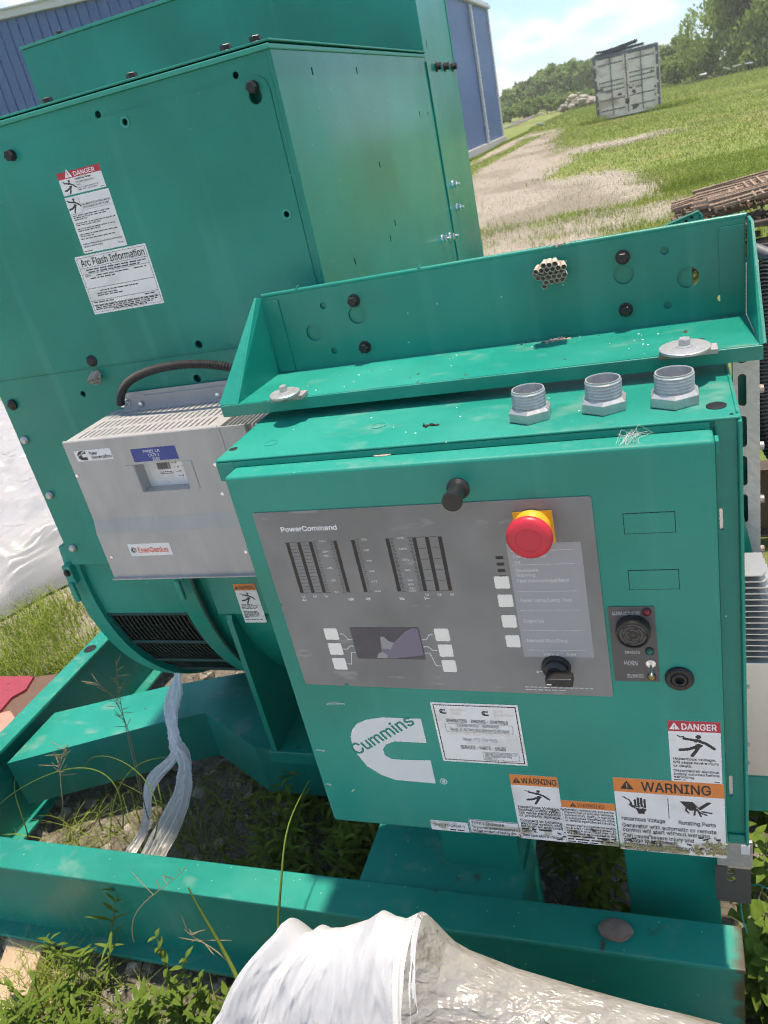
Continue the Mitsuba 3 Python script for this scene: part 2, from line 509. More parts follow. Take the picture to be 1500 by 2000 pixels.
# side, roof
y2 = 2.07
sp = Polygon([(YE + .0045, .83), (y2 - .002, .83), (y2 - .002, ztop), (YE + .0045, ztop)])
slots = [(1.3287, 1.612, 0.0067), (1.5501, 1.6129, 0.0088), (1.5772, 1.4514, 0.0095), (1.6029, 1.3395, 0.0102), (1.5544, 1.3179, 0.0098), (1.3355, 1.3166, 0.0075), (1.9386, 1.5254, 0.0136), (2.0138, 1.5234, 0.0146)]
for s in slots:
    sp = sp.difference(sbox(s[0] - .004, s[1] - .006, s[0] + .002, s[1] + .005))
add(cb + '__side_panel', xplate(sp, exr - .004, .004), 'green_gloss', label='shiny right side of the box')
add(cb + '__corner_fold', tube([(exr - .003, YE + .003, .84), (exr - .003, YE + .003, ztop)], .0042, 8), 'green_paint', True)
add(cb + '__top_panel', bx(ex0 - .002, exr + .003, YE - .006, y2 - .003, ztop + .0005, ztop + .0075, .0015), 'green_edge', 30)
add(cb + '__top_trim', bx(ex0 - .002, exr + .005, YE - .004, y2 - .003, ztop + .010, ztop + .013, .001), 'green_paint', 30)
add(cb + '__side_panel', bx(ex0, ex0 + .004, YE + .006, y2 - .002, .83, ztop), 'green_paint')
for q in ((-0.5406, 1.18, 1.5987), (-0.9913, 1.18, 1.5955)):
    add(cb + '__bolt', hexbolt((q[0], YE - .003, q[2]), YF, .0085, .0088, .010), 'black_bolt', 30)
for q in ((-0.9867, 1.18, 1.2463), (-1.2079, 1.18, 1.1842)):
    add(cb + '__bolt', lathe([(0.0105, 0), (0.0105, .004), (.006, .008), (0, .0085)], (q[0], YE - .0002, q[2]), YF, 20), 'black_bolt', 30)
for q in ((-1.215, 1.18, 1.11), (-1.2119, 1.18, 0.9862), (-1.2109, 1.18, 0.8604)):
    add(cb + '__screw', lathe([(0.0085, 0), (0.0085, .003), (.006, .007), (0, .008)], (q[0], YE, q[2]), YF, 16), 'zinc', 30)
for u in ((-0.9078, 1.2446, 1.652), (-0.7449, 1.2368, 1.652), (-0.5797, 1.2259, 1.652), (-0.5311, 1.2426, 1.652)):
    add(cb + '__bolt', hexbolt((u[0], YE + .022, ztop + .013), ZV, .009, .010, .009), 'black_bolt', 30)
for yy in (1.35, 1.56, 1.76, 1.95):
    add(cb + '__bolt', hexbolt((exr - .02, yy, ztop + .013), ZV, .008, .010, .005), 'black_bolt', 30)
for c in hole_c[5:]:
    add(cb + '__grommet', plate(circ(c[0], c[1], c[2] * 1.35).difference(circ(c[0], c[1], c[2] * .8)), YE - .0035, .0035), 'green_edge')

# ------------------------------------------------------------------ tall rear box
tb = thing('rear_housing', 'tall teal housing behind the stickered box, its top cut off by the picture', 'housing')
fx = (-1.5892, 1.8992)
zt2 = fx[1]
add(tb + '__front_panel', bx(fx[0], exr, y2, y2 + .004, .80, zt2), 'green_gloss')
sp2 = Polygon([(y2 + .0045, .80), (2.38, .80), (2.38, zt2), (y2 + .0045, zt2)])
sb = [(2.1542, 1.6202, 0.0216), (2.243, 1.6206, 0.0233), (2.3326, 1.6209, 0.025), (2.1086, 1.6687, 0.0153), (2.125, 1.4238, 0.0165)]
for s in sb[3:]:
    sp2 = sp2.difference(sbox(s[0] - .003, s[1] - .008, s[0] + .003, s[1] + .008))
add(tb + '__side_panel', xplate(sp2, exr - .004, .004), 'green_gloss')
zj = ztop - .008
add(tb + '__side_cover', bx(exr + .0005, exr + .0035, y2 - .004, 2.372, .80, zj), 'green_gloss', label='bolted strip along the right side')
add(tb + '__corner_fold', tube([(exr - .002, 2.38, .80), (exr - .002, 2.38, zt2)], .005, 8), 'green_edge', True)
add(tb + '__back_panel', bx(fx[0], exr - .005, 2.385, 2.389, .80, zt2), 'green_paint')
add(tb + '__roof', bx(fx[0] - .002, exr, y2 - .005, 2.39, zt2 + .001, zt2 + .008, .001), 'green_edge', 30)
add(tb + '__side_panel', bx(fx[0] + .0005, fx[0] + .004, y2 + .005, 2.38, .80, zt2), 'green_paint')
for s in sb[:3]:
    add(tb + '__bolt', hexbolt((exr + .0035, s[0], s[1]), XV, .009, .012, .012), 'black_bolt', 30)
for s in ((2.1323, 1.3499, 0.0226), (2.1366, 1.2929, 0.023), (2.0277, 1.2392, 0.0213), (1.9484, 1.2467, 0.0198)):
    b = hexbolt((exr + (.0035 if s[0] > 2.06 else .0002), s[0], s[1]), XV, .009, .0125, .010)
    b += [lathe([(.004, .01), (.004, .018), (0, .019)], (exr + .0035, s[0], s[1]), XV, 10)]
    add(tb + '__bright_bolt', b, 'bright_steel', 30)
for q in ((-1.7096, 2.3137, 1.95), (-1.4145, 2.2784, 1.95)):
    add(tb + '__bolt', hexbolt((q[0] if False else fx[0] + .12 + .35 * (q[0] > -1.4), y2 + .02, zt2 + .008), ZV, .010, .012, .010), 'black_bolt', 30)

# ------------------------------------------------------------------ silver battery charger
ch = thing('battery_charger', 'silver ventilated charger box on the teal panel with a blue label', 'charger')
sx0, sx1, sy0, sz1 = -0.975, -0.672, 1.019, 1.15
prof = [(sy0, sz1), (sy0, 1.003), (sy0 - .006, .976), (sy0 - .0065, .886), (YE - .012, .886), (YE - .012, sz1)]
rec = (-0.8476, -0.7549, 1.0488, 1.0997)
face = Polygon([(sx0, 1.003), (sx1 + .05, 1.003), (sx1 + .05, sz1), (sx0, sz1)]).difference(rr(rec[0], rec[1], rec[2], rec[3], .002))
add(ch + '__front_panel', [plate(face, sy0, .003), tube([(sx0, sy0 + .003, sz1 - .001), (sx1, sy0 + .003, sz1 - .001)], .0031, 8)], 'silver_paint', 30)
lowp = grid_mesh(np.array([[(sx0, y, z), (sx1 + .05, y, z)] for y, z in prof[1:4]])[::-1])
add(ch + '__lower_panel', lowp, 'silver_paint')
add(ch + '__bottom', bx(sx0, sx1 + .05, sy0 - .013, YE - .012, .884, .886), 'silver_paint')
add(ch + '__left_end', xplate(Polygon(prof), sx0 + .001, .003), 'silver_paint')
# ventilated top with three rows of slanting slots cut through
topp = sbox(sx0 + .002, sy0 + .004, sx1, YE - .003)
rows = ((0.018, 0.050), (0.062, 0.094), (0.106, 0.140))
cuts = []
nsl = 23
for ya, yb in rows:
    for k in range(nsl):
        xk = sx0 + .022 + k * (sx1 - sx0 - .034) / nsl
        cuts.append(LineString([(xk, sy0 + ya), (xk - .001, sy0 + yb)]).buffer(.0017, quad_segs=2))
topp = topp.difference(unary_union(cuts))
add(ch + '__top_grille', zplate(topp, sz1 - .0015, .0015), 'silver_paint')
add(ch + '__core', bx(sx0 + .006, sx1 - .006, sy0 + .03, YE - .01, .90, sz1 - .03), 'black_plastic')
add(ch + '__end_cap', bx(sx1 + .0005, sx1 + .006, sy0 - .001, YE - .01, .90, sz1 + .001, .001), 'silver_paint', 30)
# heat sink on the right end
add(ch + '__heat_sink', bx(sx1 + .0065, sx1 + .040, sy0 + .006, sy0 + .012, .95, sz1 - .004), 'aluminium')
for k in range(11):
    xk = sx1 + .008 + k * .0078
    add(ch + '__fin', bx(xk, xk + .0028, sy0 + .0125, YE - .01, .95, sz1 - .004), 'aluminium')
# upright mounting flange and fixings
fl = [(-0.9587, 1.1777), (-0.7071, 1.1785), (-0.7231, 1.1457), (-0.964, 1.1492)]
fz = sz1 + .03
flp = rr(sx0 + .022, sx1 + .06, sz1 - .006, fz, .006)
add(ch + '__mounting_flange', plate(flp, YE - .006, .003), 'silver_paint')
add(ch + '__flange_step', bx(sx0 + .075, sx1 + .02, YE - .0095, YE - .0065, sz1 - .004, fz - .008), 'silver_paint')
q = (-0.9426, 1.174, 1.1627)
add(ch + '__flange_bolt', hexbolt((q[0], YE - .0066, q[2]), YF, .0058, .0085, .012), 'bright_steel', 30)
add(ch + '__flange_hole', plate(circ(q[0] - .011, q[2] - .001, .003), YE - .0064, .0003), 'dark_void')
for q in ((-0.9105, 1.17, 1.1568), (-0.7478, 1.17, 1.1569)):
    add(ch + '__flange_screw', lathe([(.0048, 0), (.0044, .002), (0, .003)], (q[0], YE - .0096, q[2]), YF, 14), 'bright_steel', 30)
for q in ((-0.971, 1.019, 1.089), (-0.6937, 1.019, 1.0884), (-0.9618, 1.005, 0.9291), (-0.6851, 1.005, 0.9294), (-0.698, 1.019, 1.0363)):
    add(ch + '__screw', lathe([(.0032, 0), (.0028, .0016), (0, .0018)], (q[0], (sy0 if q[2] > 1.0 else sy0 - .0064), q[2]), YF, 12), 'bright_steel', 30)
# recessed meter window
rw, rh = rec[1] - rec[0], rec[3] - rec[2]
add(ch + '__recess', [bx(rec[0] - .001, rec[0] + .0005, sy0 + .003, sy0 + .022, rec[2], rec[3]), bx(rec[1] - .0005, rec[1] + .001, sy0 + .003, sy0 + .022, rec[2], rec[3]),
                      bx(rec[0], rec[1], sy0 + .003, sy0 + .022, rec[2] - .001, rec[2] + .0005), bx(rec[0], rec[1], sy0 + .003, sy0 + .022, rec[3] - .0005, rec[3] + .001)], 'silver_paint')
dp = add(ch + '__meter_plate', bx(rec[0] - .001, rec[1] + .001, sy0 + .022, sy0 + .024, rec[2] - .001, rec[3] + .001), 'sticker_white')
yd = sy0 + .022
mx0, mx1, mz1 = rec[0] + .30 * rw, rec[0] + .56 * rw, rec[3] - .10 * rh
add(dp + '__display', [bx(mx0, mx1, yd - .003, yd - .0001, mz1 - .30 * rh, mz1)], 'print_grey')
add(dp + '__display_glass', [bx(mx0 + .0025, mx1 - .0025, yd - .0036, yd - .0031, mz1 - .27 * rh, mz1 - .03 * rh)], 'screen_glass')
led, cap = [], []
for i in range(4):
    for j in range(2):
        cx, cz = rec[0] + (.70 + .17 * j) * rw + .002 * i, rec[3] - (.17 + .16 * i + .03 * (1 - j)) * rh
        led.append(lathe([(.0018, 0), (.0014, .0015), (0, .002)], (cx, yd, cz), YF, 10))
        cap += fine_print(cx - .009, cx - .003, cz - .0006, yd, .0016, seed=i * 2 + j, fill=1)
add(dp + '__lamps', led, 'print_grey', kind='stuff')
add(dp + '__captions', cap + fine_print(mx0, mx1 + .002, mz1 - .42 * rh, yd, .002, 3, 1) + fine_print(mx0, mx1 + .002, mz1 - .48 * rh, yd, .002, 4, 1), 'print_black')
bz = (-0.8655, -0.8514, 1.0527, 1.0983)
add(ch + '__bezel', bx(rec[0] - .020, rec[0] - .0012, sy0 - .0012, sy0 - .0001, rec[2], rec[3], .0004), 'silver_paint', 30)
add(ch + '__bezel', bx(rec[1] + .0012, rec[1] + .019, sy0 - .0012, sy0 - .0001, rec[2], rec[3], .0004), 'silver_paint', 30)
add(ch + '__corner_grommet', lathe([(.010, 0), (.010, .006), (.006, .006), (.006, 0.003), (0, 0.003)], (sx0 - .001, sy0 + .022, sz1 - .02), (-1, 0, 0), 20), 'zinc', 30)

# ------------------------------------------------------------------ corrugated hose between charger and tray
hp = spline([(-0.9327, 1.145, 1.1685), (-0.9043, 1.14, 1.2039), (-0.8616, 1.135, 1.2204), (-0.8077, 1.13, 1.2285), (-0.7554, 1.128, 1.2282), (-0.7082, 1.128, 1.2208), (-0.6697, 1.13, 1.2076), (-0.6548, 1.15, 1.1786)], 700)
arc = np.r_[0, np.cumsum(np.linalg.norm(np.diff(hp, axis=0), axis=1))]
add('corrugated_hose', tube(hp, .0066 + .0012 * np.sin(arc / .0052 * 2 * np.pi), 12), 'rubber', 35, label='thin black corrugated hose arching above the silver charger', cat='hose')

# ------------------------------------------------------------------ mounting tray
tr = thing('mounting_tray', 'open teal sheet steel tray with bolts above the control cabinet', 'tray')
TZ, TY0, TY1 = 1.200, 0.965, 1.106
tx0, tx1 = -0.582, 0.092
th = .0028
topz = 1.3205
bw = Polygon([(tx0 - .003, TZ), (tx1, TZ), (tx1 + .001, topz + .001), (tx0 + .003, topz - .001)])
big = [(-0.5092, 1.2551, 0.0126), (0.0248, 1.2568, 0.0136)]
khs = [(-0.434, 1.2722, 0.0136), (-0.0538, 1.2728, 0.0129)]
sm = [(-0.4837, 1.2931, 0.0053), (-0.483, 1.2235, 0.005), (-0.0019, 1.2947, 0.005), (-0.0018, 1.2247, 0.0051)]
for c in big + khs + sm:
    bw = bw.difference(circ(c[0], c[1], c[2]))
sl = (0.0641, 1.2245, 0.0055)
bw = bw.difference(rr(sl[0] - sl[2], sl[0] + sl[2], sl[1] - sl[2] * .8, sl[1] + sl[2] * .8, .004))
add(tr + '__back_wall', plate(bw, TY1, th), 'green_paint')
add(tr + '__top_fold', tube([(tx0 + .002, TY1 + .0022, topz), (tx1 + .002, TY1 + .0022, topz + .0015)], .0034, 8), 'green_paint', True)
add(tr + '__backing', bx(tx0 + .01, (0.0298, 1.2553)[0], TY1 + .0045, TY1 + .008, TZ, topz - .006), 'green_paint')
flo = Polygon([(-.589, TY0 + .003), (.0945, TY0 + .003), (tx1, TY1), (tx0, TY1)])
add(tr + '__floor', zplate(flo, TZ - th, th), 'green_paint')
add(tr + '__front_lip', [bx(-.618, .098, TY0 - .0005, TY0 + .0025, TZ - .0175, TZ, .0012)], 'green_paint', 30)
lw = np.array([(-.589, TY0 + .001, TZ), (tx0, TY1, TZ), (tx0 + .002, TY1, topz - .002), (-.5835, 1.095, topz + .001), (-.617, TY0 + .001, TZ + .001)])


def slab(pts, off):
    p = np.asarray(pts)
    n = len(p)
    v = np.vstack([p, p + np.asarray(off)])
    f = [(0, i, i + 1) for i in range(1, n - 1)] + [(n, n + i + 1, n + i) for i in range(1, n - 1)]
    for i in range(n):
        j = (i + 1) % n
        f += [(i, n + i, n + j), (i, n + j, j)]
    m = trimesh.Trimesh(v, f, process=False)
    m.fix_normals()
    return m


add(tr + '__left_end', slab(lw, (-.003, 0, .0006)), 'green_paint', label='folded left end of the tray')
rw_ = np.array([(.0945, TY0 + .002, TZ), (tx1 + .001, TY1, TZ), (tx1 + .003, TY1, topz), (.0975, 1.088, topz - .004), (.0985, TY0 + .001, TZ + .0015)])
add(tr + '__right_end', slab(rw_, (.003, 0, .0006)), 'green_paint')
add(tr + '__weld_tab', bx(tx0 + .001, tx0 + .028, TY1 - .003, TY1 - .0004, TZ + .001, topz - .008), 'green_paint')
add(tr + '__weld_tab', bx(tx1 - .03, tx1 - .001, TY1 - .003, TY1 - .0004, TZ + .004, topz - .008), 'green_paint')
for q in ((-0.4333, 1.1, 1.2934), (-0.432, 1.1, 1.2229), (-0.0533, 1.1, 1.2951), (-0.0545, 1.1, 1.2262)):
    add(tr + '__bolt', hexbolt((q[0], TY1 - .0003, q[2]), YF, .0072, .0094, .0105), 'black_bolt', 30)
for (u, r_) in (((-0.5074, 0.9586, 1.212), .022), ((0.0143, 0.956, 1.212), .0285)):
    w = add(tr + '__isolator_washer', lathe([(0, .004), (r_ * .9, .004), (r_, .0055), (r_, .008), (r_ * .92, .0092), (0, .0092)], (u[0], u[1], TZ + .003), (.02, -.03, 1), 40), 'zinc', 30)
    add(w + '__bolt', hexbolt((u[0], u[1], TZ + .0118), (.02, -.03, 1), .0062 * (r_ / .025), .0095, .009), 'zinc', 30)
    add(w + '__bracket', [bx(u[0] - r_ * 1.0, u[0] + r_ * 1.25, u[1] - .006, u[1] + .018, TZ + .0003, TZ + .0065, .001)], 'rusty_zinc', 30)


def rusty_zinc(p, n, uv):
    return MX((0.34, 0.34, 0.34), (0.20, 0.15, 0.11), SS(.45, .75, FB(p.x * 120, p.y * 120, p.z * 120, 3)))


mat('rusty_zinc', mikit.proc(rusty_zinc), 0.6, metallic=0.3)
add(tr + '__weld_bead', [tube([(x_, TY1 + .001, topz + .002), (x_ + .006, TY1 - .001, topz + .0075)], .0011, 5) for x_ in (-.522, -.33)], 'green_edge', kind='stuff')

# ------------------------------------------------------------------ control cabinet
cc = thing('control_cabinet', 'teal control cabinet with a grey instrument panel and a red stop button', 'cabinet')
DY = 0.800                                   # the door's front face
dx0, dx1, dz0, dz1 = -0.540, 0.0365, 0.553, 1.1578
BX0, BX1, BY0, BY1, BZ0, BZ1 = -0.566, 0.0635, 0.836, 1.085, 0.548, 1.169
# door: pan with rolled edges
drp = [bx(dx0, dx1, DY, DY + .0340, dz0, dz1, .0045)]
add(cc + '__door', drp, 'green_paint', 40, label='front door carrying the instruments and stickers')
add(cc + '__door_gasket', bx(dx0 + .006, dx1 - .004, DY + .0343, BY0 - .0002, dz0 + .006, dz1 - .008), 'dark_void')
add(cc + '__door_hinge', bx(dx1 + .0003, dx1 + .0045, DY + .012, DY + .028, dz1 - .022, dz1 - .006, .001), 'green_paint', 30)
# body: front frame, top, sides
add(cc + '__body', [bx(BX0 + .002, BX1 - .002, BY0 + .003, BY1, BZ0 + .002, BZ1 - .004)], 'green_paint', 30)
add(cc + '__top', [bx(BX0, BX1, BY0 - .004, BY1 - .001, BZ1 - .0035, BZ1, .0016)], 'green_paint', 30)
add(cc + '__top_lip', [bx(BX0 + .0005, BX1 - .030, BY0 - .0035, BY0 + .002, BZ1 - .0125, BZ1 - .0038, .001), bx(BX0, BX0 + .026, BY0 - .0045, BY0 + .0025, BZ1 - .030, BZ1 - .004, .001)], 'green_paint', 30)
jf = sbox(dx1 + .002, BZ0, BX1 - .004, BZ1 - .0040)
jf = jf.difference(rr((0.0399, 1.0608)[0], (0.044, 1.0605)[0], (0.0423, 1.0329)[1], (0.0419, 1.0606)[1], .0025))
jf = jf.difference(rr((0.0421, 0.6602)[0], (0.0464, 0.6606)[0], (0.0452, 0.6275)[1], (0.0447, 0.665)[1], .0025))
add(cc + '__frame_jamb', [plate(jf, BY0, .0025)], 'green_gloss', label='right door jamb with two narrow slots')
add(cc + '__latch_slot', [bx(dx1 + .004, BX1 - .006, BY0 + .0027, BY0 + .0029, .60, 1.10)], 'aluminium')
add(cc + '__frame_edge', [bx(BX1 - .0038, BX1 + .001, BY0 - .0075, BY0 + .03, BZ0 - .004, BZ1 - .0038, .002), tube([(BX1 - .003, BY0 + .005, BZ1 + .0004), (BX1 - .003, BY1, BZ1 + .0004)], .0013, 6)], 'green_paint', 40)
add(cc + '__frame_bottom', [bx(dx1 + .002, BX1 - .004, BY0 - .004, BY0 - .0003, BZ0 - .004, BZ0 + .012, .001)], 'green_paint', 30)
# things on the top
for (u, wR, ru) in (((-0.1596, 0.8846, 1.169), 1.0, .5), ((-0.0755, 0.8923, 1.169), 1.04, .2), ((0.0005, 0.8909, 1.169), 1.08, .75)):
    r0 = .0198 * wR
    P0 = (u[0], u[1], BZ1)
    f = add(cc + '__conduit_fitting', [lathe([(r0 * 1.30, 0.0004), (r0 * 1.34, .002), (r0 * 1.34, .0115), (r0 * 1.16, .0150), (r0, .0150)], P0, (.02, 0, 1), hexa=True)], 'zinc', 30)
    pr = [(r0 * .99, .015)]
    for k in range(5):
        h = .016 + k * .0037
        pr += [(r0 * .935, h), (r0 * 1.0, h + .0014), (r0 * 1.0, h + .0022), (r0 * .935, h + .0037)]
    h = pr[-1][1]
    pr += [(r0 * .955, h + .0014), (r0 * .88, h + .0014), (r0 * .86, h), (r0 * .84, .012), (0, .012)]
    add(f + '__threaded_neck', lathe(pr, P0, (.02, 0, 1), 40), 'zinc', 25)
u = (-0.0066, 0.8832, 1.169)
add(cc + '__yellow_mark', zplate(affinity.scale(circ(u[0], u[1] - .0035, .012), 1.1, .45), BZ1 + .0001, .0006), 'paint_yellow')
u = (0.0419, 0.8665, 1.169)
add(cc + '__hole_plug', lathe([(.0105, 0), (.0105, .001), (.009, .0016), (0, .0016)], (u[0], u[1], BZ1), ZV, 24), 'black_plastic', 30)
for u in ((-0.5038, 0.8772, 1.169), (-0.3586, 0.9043, 1.169)):
    add(cc + '__knockout', lathe([(.0098, 0), (.0095, .0009), (.0085, .0010), (.0083, .0004), (0, .0004)], (u[0], u[1], BZ1), ZV, 24), 'green_paint')
u = (-0.5567, 0.8689, 1.169)
add(cc + '__screw_hole', lathe([(.0062, .0002), (0, .0002)], (u[0], u[1], BZ1), ZV, 20), 'dark_void')
u = (0.0575, 0.8516, 1.169)
add(cc + '__screw_hole', lathe([(.0022, .0004), (0, .0004)], (BX1 - .0085, BY0 + .003, BZ1), ZV, 12), 'dark_void')

# ------------------------------------------------------------------ instrument panel on the door
PY = DY - .0016                              # front of the grey sheet
gp = (-0.5159, -0.0904, 0.8249, 1.1038)
sheet = Polygon([(-0.514, 1.1058), (-0.0909, 1.1033), (-0.0897, 0.8229), (-0.5135, 0.8295)])
sheet = sheet.buffer(-.003).buffer(.003, quad_segs=4)
for c in ((-0.5146, 0.9656, 0.0035), (-0.4489, 0.8297, 0.0035)):
    sheet = sheet.difference(circ(c[0], c[1], c[2]))
ip = add(cc + '__instrument_panel', plate(sheet, PY, .0015), 'panel_grey', label='grey instrument panel with bar gauges and white keys')
add(ip + '__title', txt('PowerCommand', *(-0.4804, 1.077), PY, .0068, w=(-0.4016, 1.0762)[0] - (-0.4804, 1.077)[0], bold=True), 'print_white')
bars_t = [(-0.4755, 1.0621), (-0.4595, 1.0618), (-0.443, 1.0614), (-0.4091, 1.0612), (-0.3847, 1.0614), (-0.3387, 1.0608), (-0.3043, 1.0604), (-0.288, 1.0603), (-0.2717, 1.06)]
bars_b = [(-0.4764, 0.9843), (-0.4601, 0.9844), (-0.4437, 0.9841), (-0.4088, 0.9843), (-0.3844, 0.9842), (-0.3384, 0.9838), (-0.3036, 0.9835), (-0.2874, 0.9832), (-0.2711, 0.983)]
tick, tickw, cap = [], [], []
bz0 = sum(b[1] for b in bars_b) / 9
bz1 = sum(b[1] for b in bars_t) / 9
bxs = [(a[0] + b[0]) / 2 for a, b in zip(bars_t, bars_b)]
for i, xc in enumerate(bxs):
    add(ip + '__bar_gauge', bx(xc - .00235, xc + .00235, PY - .0004, PY - .00002, bz0, bz1), 'bar_black')


def ticks(xa, xb, n, big=5, w=.0035, both=True, mid=False):
    for k in range(n + 1):
        z = bz0 + (bz1 - bz0) * k / n
        ln = w * (1.5 if k % big == 0 else 1)
        if mid:
            tick.append(bx(xa, xb, PY - .0003, PY - .00002, z - .00022, z + .00022))
        else:
            tick.append(bx(xa, xa + ln, PY - .0003, PY - .00002, z - .00022, z + .00022))
            if both:
                tick.append(bx(xb - ln, xb, PY - .0003, PY - .00002, z - .00022, z + .00022))


ticks(bxs[0] + .0035, bxs[1] - .0035, 15, mid=True)
ticks(bxs[1] + .0035, bxs[2] - .0035, 15, mid=True)
ticks(bxs[2] + .0035, bxs[3] - .0035, 30)
ticks(bxs[4] + .0035, bxs[5] - .02, 25, both=False)
ticks(bxs[5] + .0035, bxs[6] - .0035, 40)
ticks(bxs[6] + .0035, bxs[7] - .0035, 5, mid=True)
ticks(bxs[7] + .0035, bxs[8] - .0035, 5, mid=True)
add(ip + '__scale_marks', tick, 'print_black', kind='stuff')
for k, s in ((1.0, '125%'), (.80, '100%'), (.72, '90%'), (.48, '60%'), (.24, '30%'), (.01, '0%')):
    cap.append(txt(s, (bxs[2] + bxs[3]) / 2, bz0 + (bz1 - bz0) * k - .001, PY, .0024, anchor='c'))
for k, s in ((1.0, '0.80'), (.80, '1.00'), (.60, '0.90'), (.40, '0.80'), (.2, '0.70'), (.01, '<0.60')):
    cap.append(txt(s, bxs[4] + .0115, bz0 + (bz1 - bz0) * k - .001, PY, .0024))
for k, s in ((1.0, '110%'), (.80, '105%'), (.60, '100%'), (.40, '95%'), (.21, '90%'), (.13, '80%'), (.05, '75%'), (.0, '<70%')):
    cap.append(txt(s, (bxs[5] + bxs[6]) / 2, bz0 + (bz1 - bz0) * k - .001, PY, .0024, anchor='c'))
for i, s in ((0, 'L1'), (1, 'L2'), (2, 'L3'), (6, 'L1'), (7, 'L2'), (8, 'L3')):
    cap.append(txt(s, bxs[i] + .001, bz0 - .0068, PY, .0030, anchor='c', bold=True))
for xc, s in ((bxs[0] + .0005, 'A~'), (bxs[3] + .001, 'kW'), (bxs[4] + .001, 'PF'), (bxs[5] + .001, 'Hz'), (bxs[6] - .0005, 'V~')):
    cap.append(txt(s, xc, bz0 - .0128, PY, .0038, anchor='c', bold=True))
add(ip + '__captions', cap, 'print_white')
# display window with a stained corner
sc = (-0.4212, -0.3242, 0.8768, 0.9283)
sw, sh = sc[1] - sc[0], sc[3] - sc[2]
ds = add(ip + '__display', plate(rr(sc[0], sc[1], sc[2], sc[3], .002), PY - .0005, .0004), 'screen_glass', label='dark display with a peeling pale patch at the right')
S = lambda *pts: Polygon([(sc[0] + a * sw, sc[3] - b * sh) for a, b in pts])
stain = S((.42, .30), (.47, .27), (.53, .42), (.60, .47), (.80, .12), (.90, .02), (.985, .03), (.985, .86), (.55, .97), (.44, .97), (.47, .86), (.40, .78), (.38, .70), (.45, .62))
add(ds + '__stain', plate(stain, PY - .0008, .0002), 'screen_stain')
add(ds + '__flap', plate(S((.42, .30), (.47, .27), (.53, .42), (.60, .47), (.52, .72), (.50, .66), (.40, .66)).union(S((.33, .82), (.40, .76), (.47, .86), (.44, .97), (.30, .96))), PY - .0011, .0002), 'print_grey')
keys = [(-0.4604, -0.4406, 0.908, 0.9267), (-0.4603, -0.4405, 0.8826, 0.902), (-0.4604, -0.4408, 0.8575, 0.8769),
        (-0.3042, -0.2849, 0.9069, 0.9264), (-0.3034, -0.2847, 0.8819, 0.9013), (-0.3031, -0.2844, 0.857, 0.8763),
        (-0.2144, -0.1963, 0.9857, 1.0029), (-0.2137, -0.1956, 0.9589, 0.9768), (-0.2135, -0.1956, 0.9284, 0.9468), (-0.2127, -0.1952, 0.8983, 0.9164)]
for k in keys:
    add(ip + '__key', plate(rr(k[0], k[1], k[2], k[3], .0016), PY - .0005, .0005), 'key_white')
ln = []
for i, k in enumerate(keys[:6]):
    zc = (k[2] + k[3]) / 2
    zt = sc[2] + sh * (.62, .40, .20)[i % 3]
    xa, xb = (k[1] + .002, sc[0] - .0008) if i < 3 else (k[0] - .002, sc[1] + .0008)
    ln.append(plate(LineString([(xa, zc), (xa + (xb - xa) * .35, zc), (xa + (xb - xa) * .62, zt), (xb, zt)]).buffer(.0004, cap_style=2), PY - .0003, .0003))
add(ip + '__key_lines', ln, 'print_white')
# legend card
lc = (-0.1929, -0.1073, 0.8837, 1.0469)
lw_, lh_ = lc[1] - lc[0], lc[3] - lc[2]
lg = add(ip + '__legend_card', plate(sbox(*[lc[0], lc[2], lc[1], lc[3]]), PY - .0004, .0004), 'overlay_grey')
ly = PY - .0004
tx, rl = [], []
for v, s, h in ((.05, 'Not in Auto', .0042), (.115, 'Emergency Stop', .0036), (.165, 'Off', .0036), (.235, 'Shutdown', .0042), (.275, 'Warning', .0042), (.325, 'Fault Acknowledge/Reset', .0046), (.495, 'Panel Lamp/Lamp Test', .0046), (.68, 'Exercise', .0046), (.86, 'Manual Run/Stop', .0046)):
    tx.append(txt(s, lc[0] + .006, lc[3] - v * lh_, ly, h, bold=True, max_w=lw_ * .72))
for s, xx in (('Manual', .40), ('Auto', .68)):
    tx.append(txt(s, lc[0] + xx * lw_, lc[3] - .985 * lh_, ly, .0040, bold=True, anchor='c'))
for v in (.06, .175, .405, .57, .755, .935):
    rl.append(bx(lc[0] + .004, lc[1] - .010, ly - .0003, ly - .00002, lc[3] - v * lh_ - .0003, lc[3] - v * lh_ + .0003))
rl.append(bx(lc[0] + .54 * lw_, lc[0] + .545 * lw_, ly - .0003, ly - .00002, lc[2] + .003, lc[2] + .06 * lh_))
add(lg + '__lettering', tx, 'print_pale')
add(lg + '__rules', rl, 'print_pale', kind='stuff')
xk = lc[0] - .011
sm_ = []
for k in range(4):
    z = lc[3] - (.11 + .055 * k) * lh_
    sm_.append(bx(xk - .004, xk + .005, PY - .0003, PY - .00002, z - .002, z + .002))
add(ip + '__lamp_windows', sm_, 'bar_black')
foot = (-0.1981, 0.8346)
add(ip + '__small_print', fine_print(foot[0], foot[0] + .086, foot[1], PY, .0021, 8, 1) + fine_print(foot[0], foot[0] + .052, foot[1] - .0042, PY, .0021, 9, 1), 'print_pale')
add(ip + '__zero_mark', [txt('0', *(-0.1807, 0.8582), PY, .0036, bold=True), bx((-0.1758, 0.8607)[0], (-0.1713, 0.8608)[0], PY - .0003, PY - .00002, (-0.1739, 0.8608)[1] - .0004, (-0.1739, 0.8608)[1] + .0004)], 'print_white')
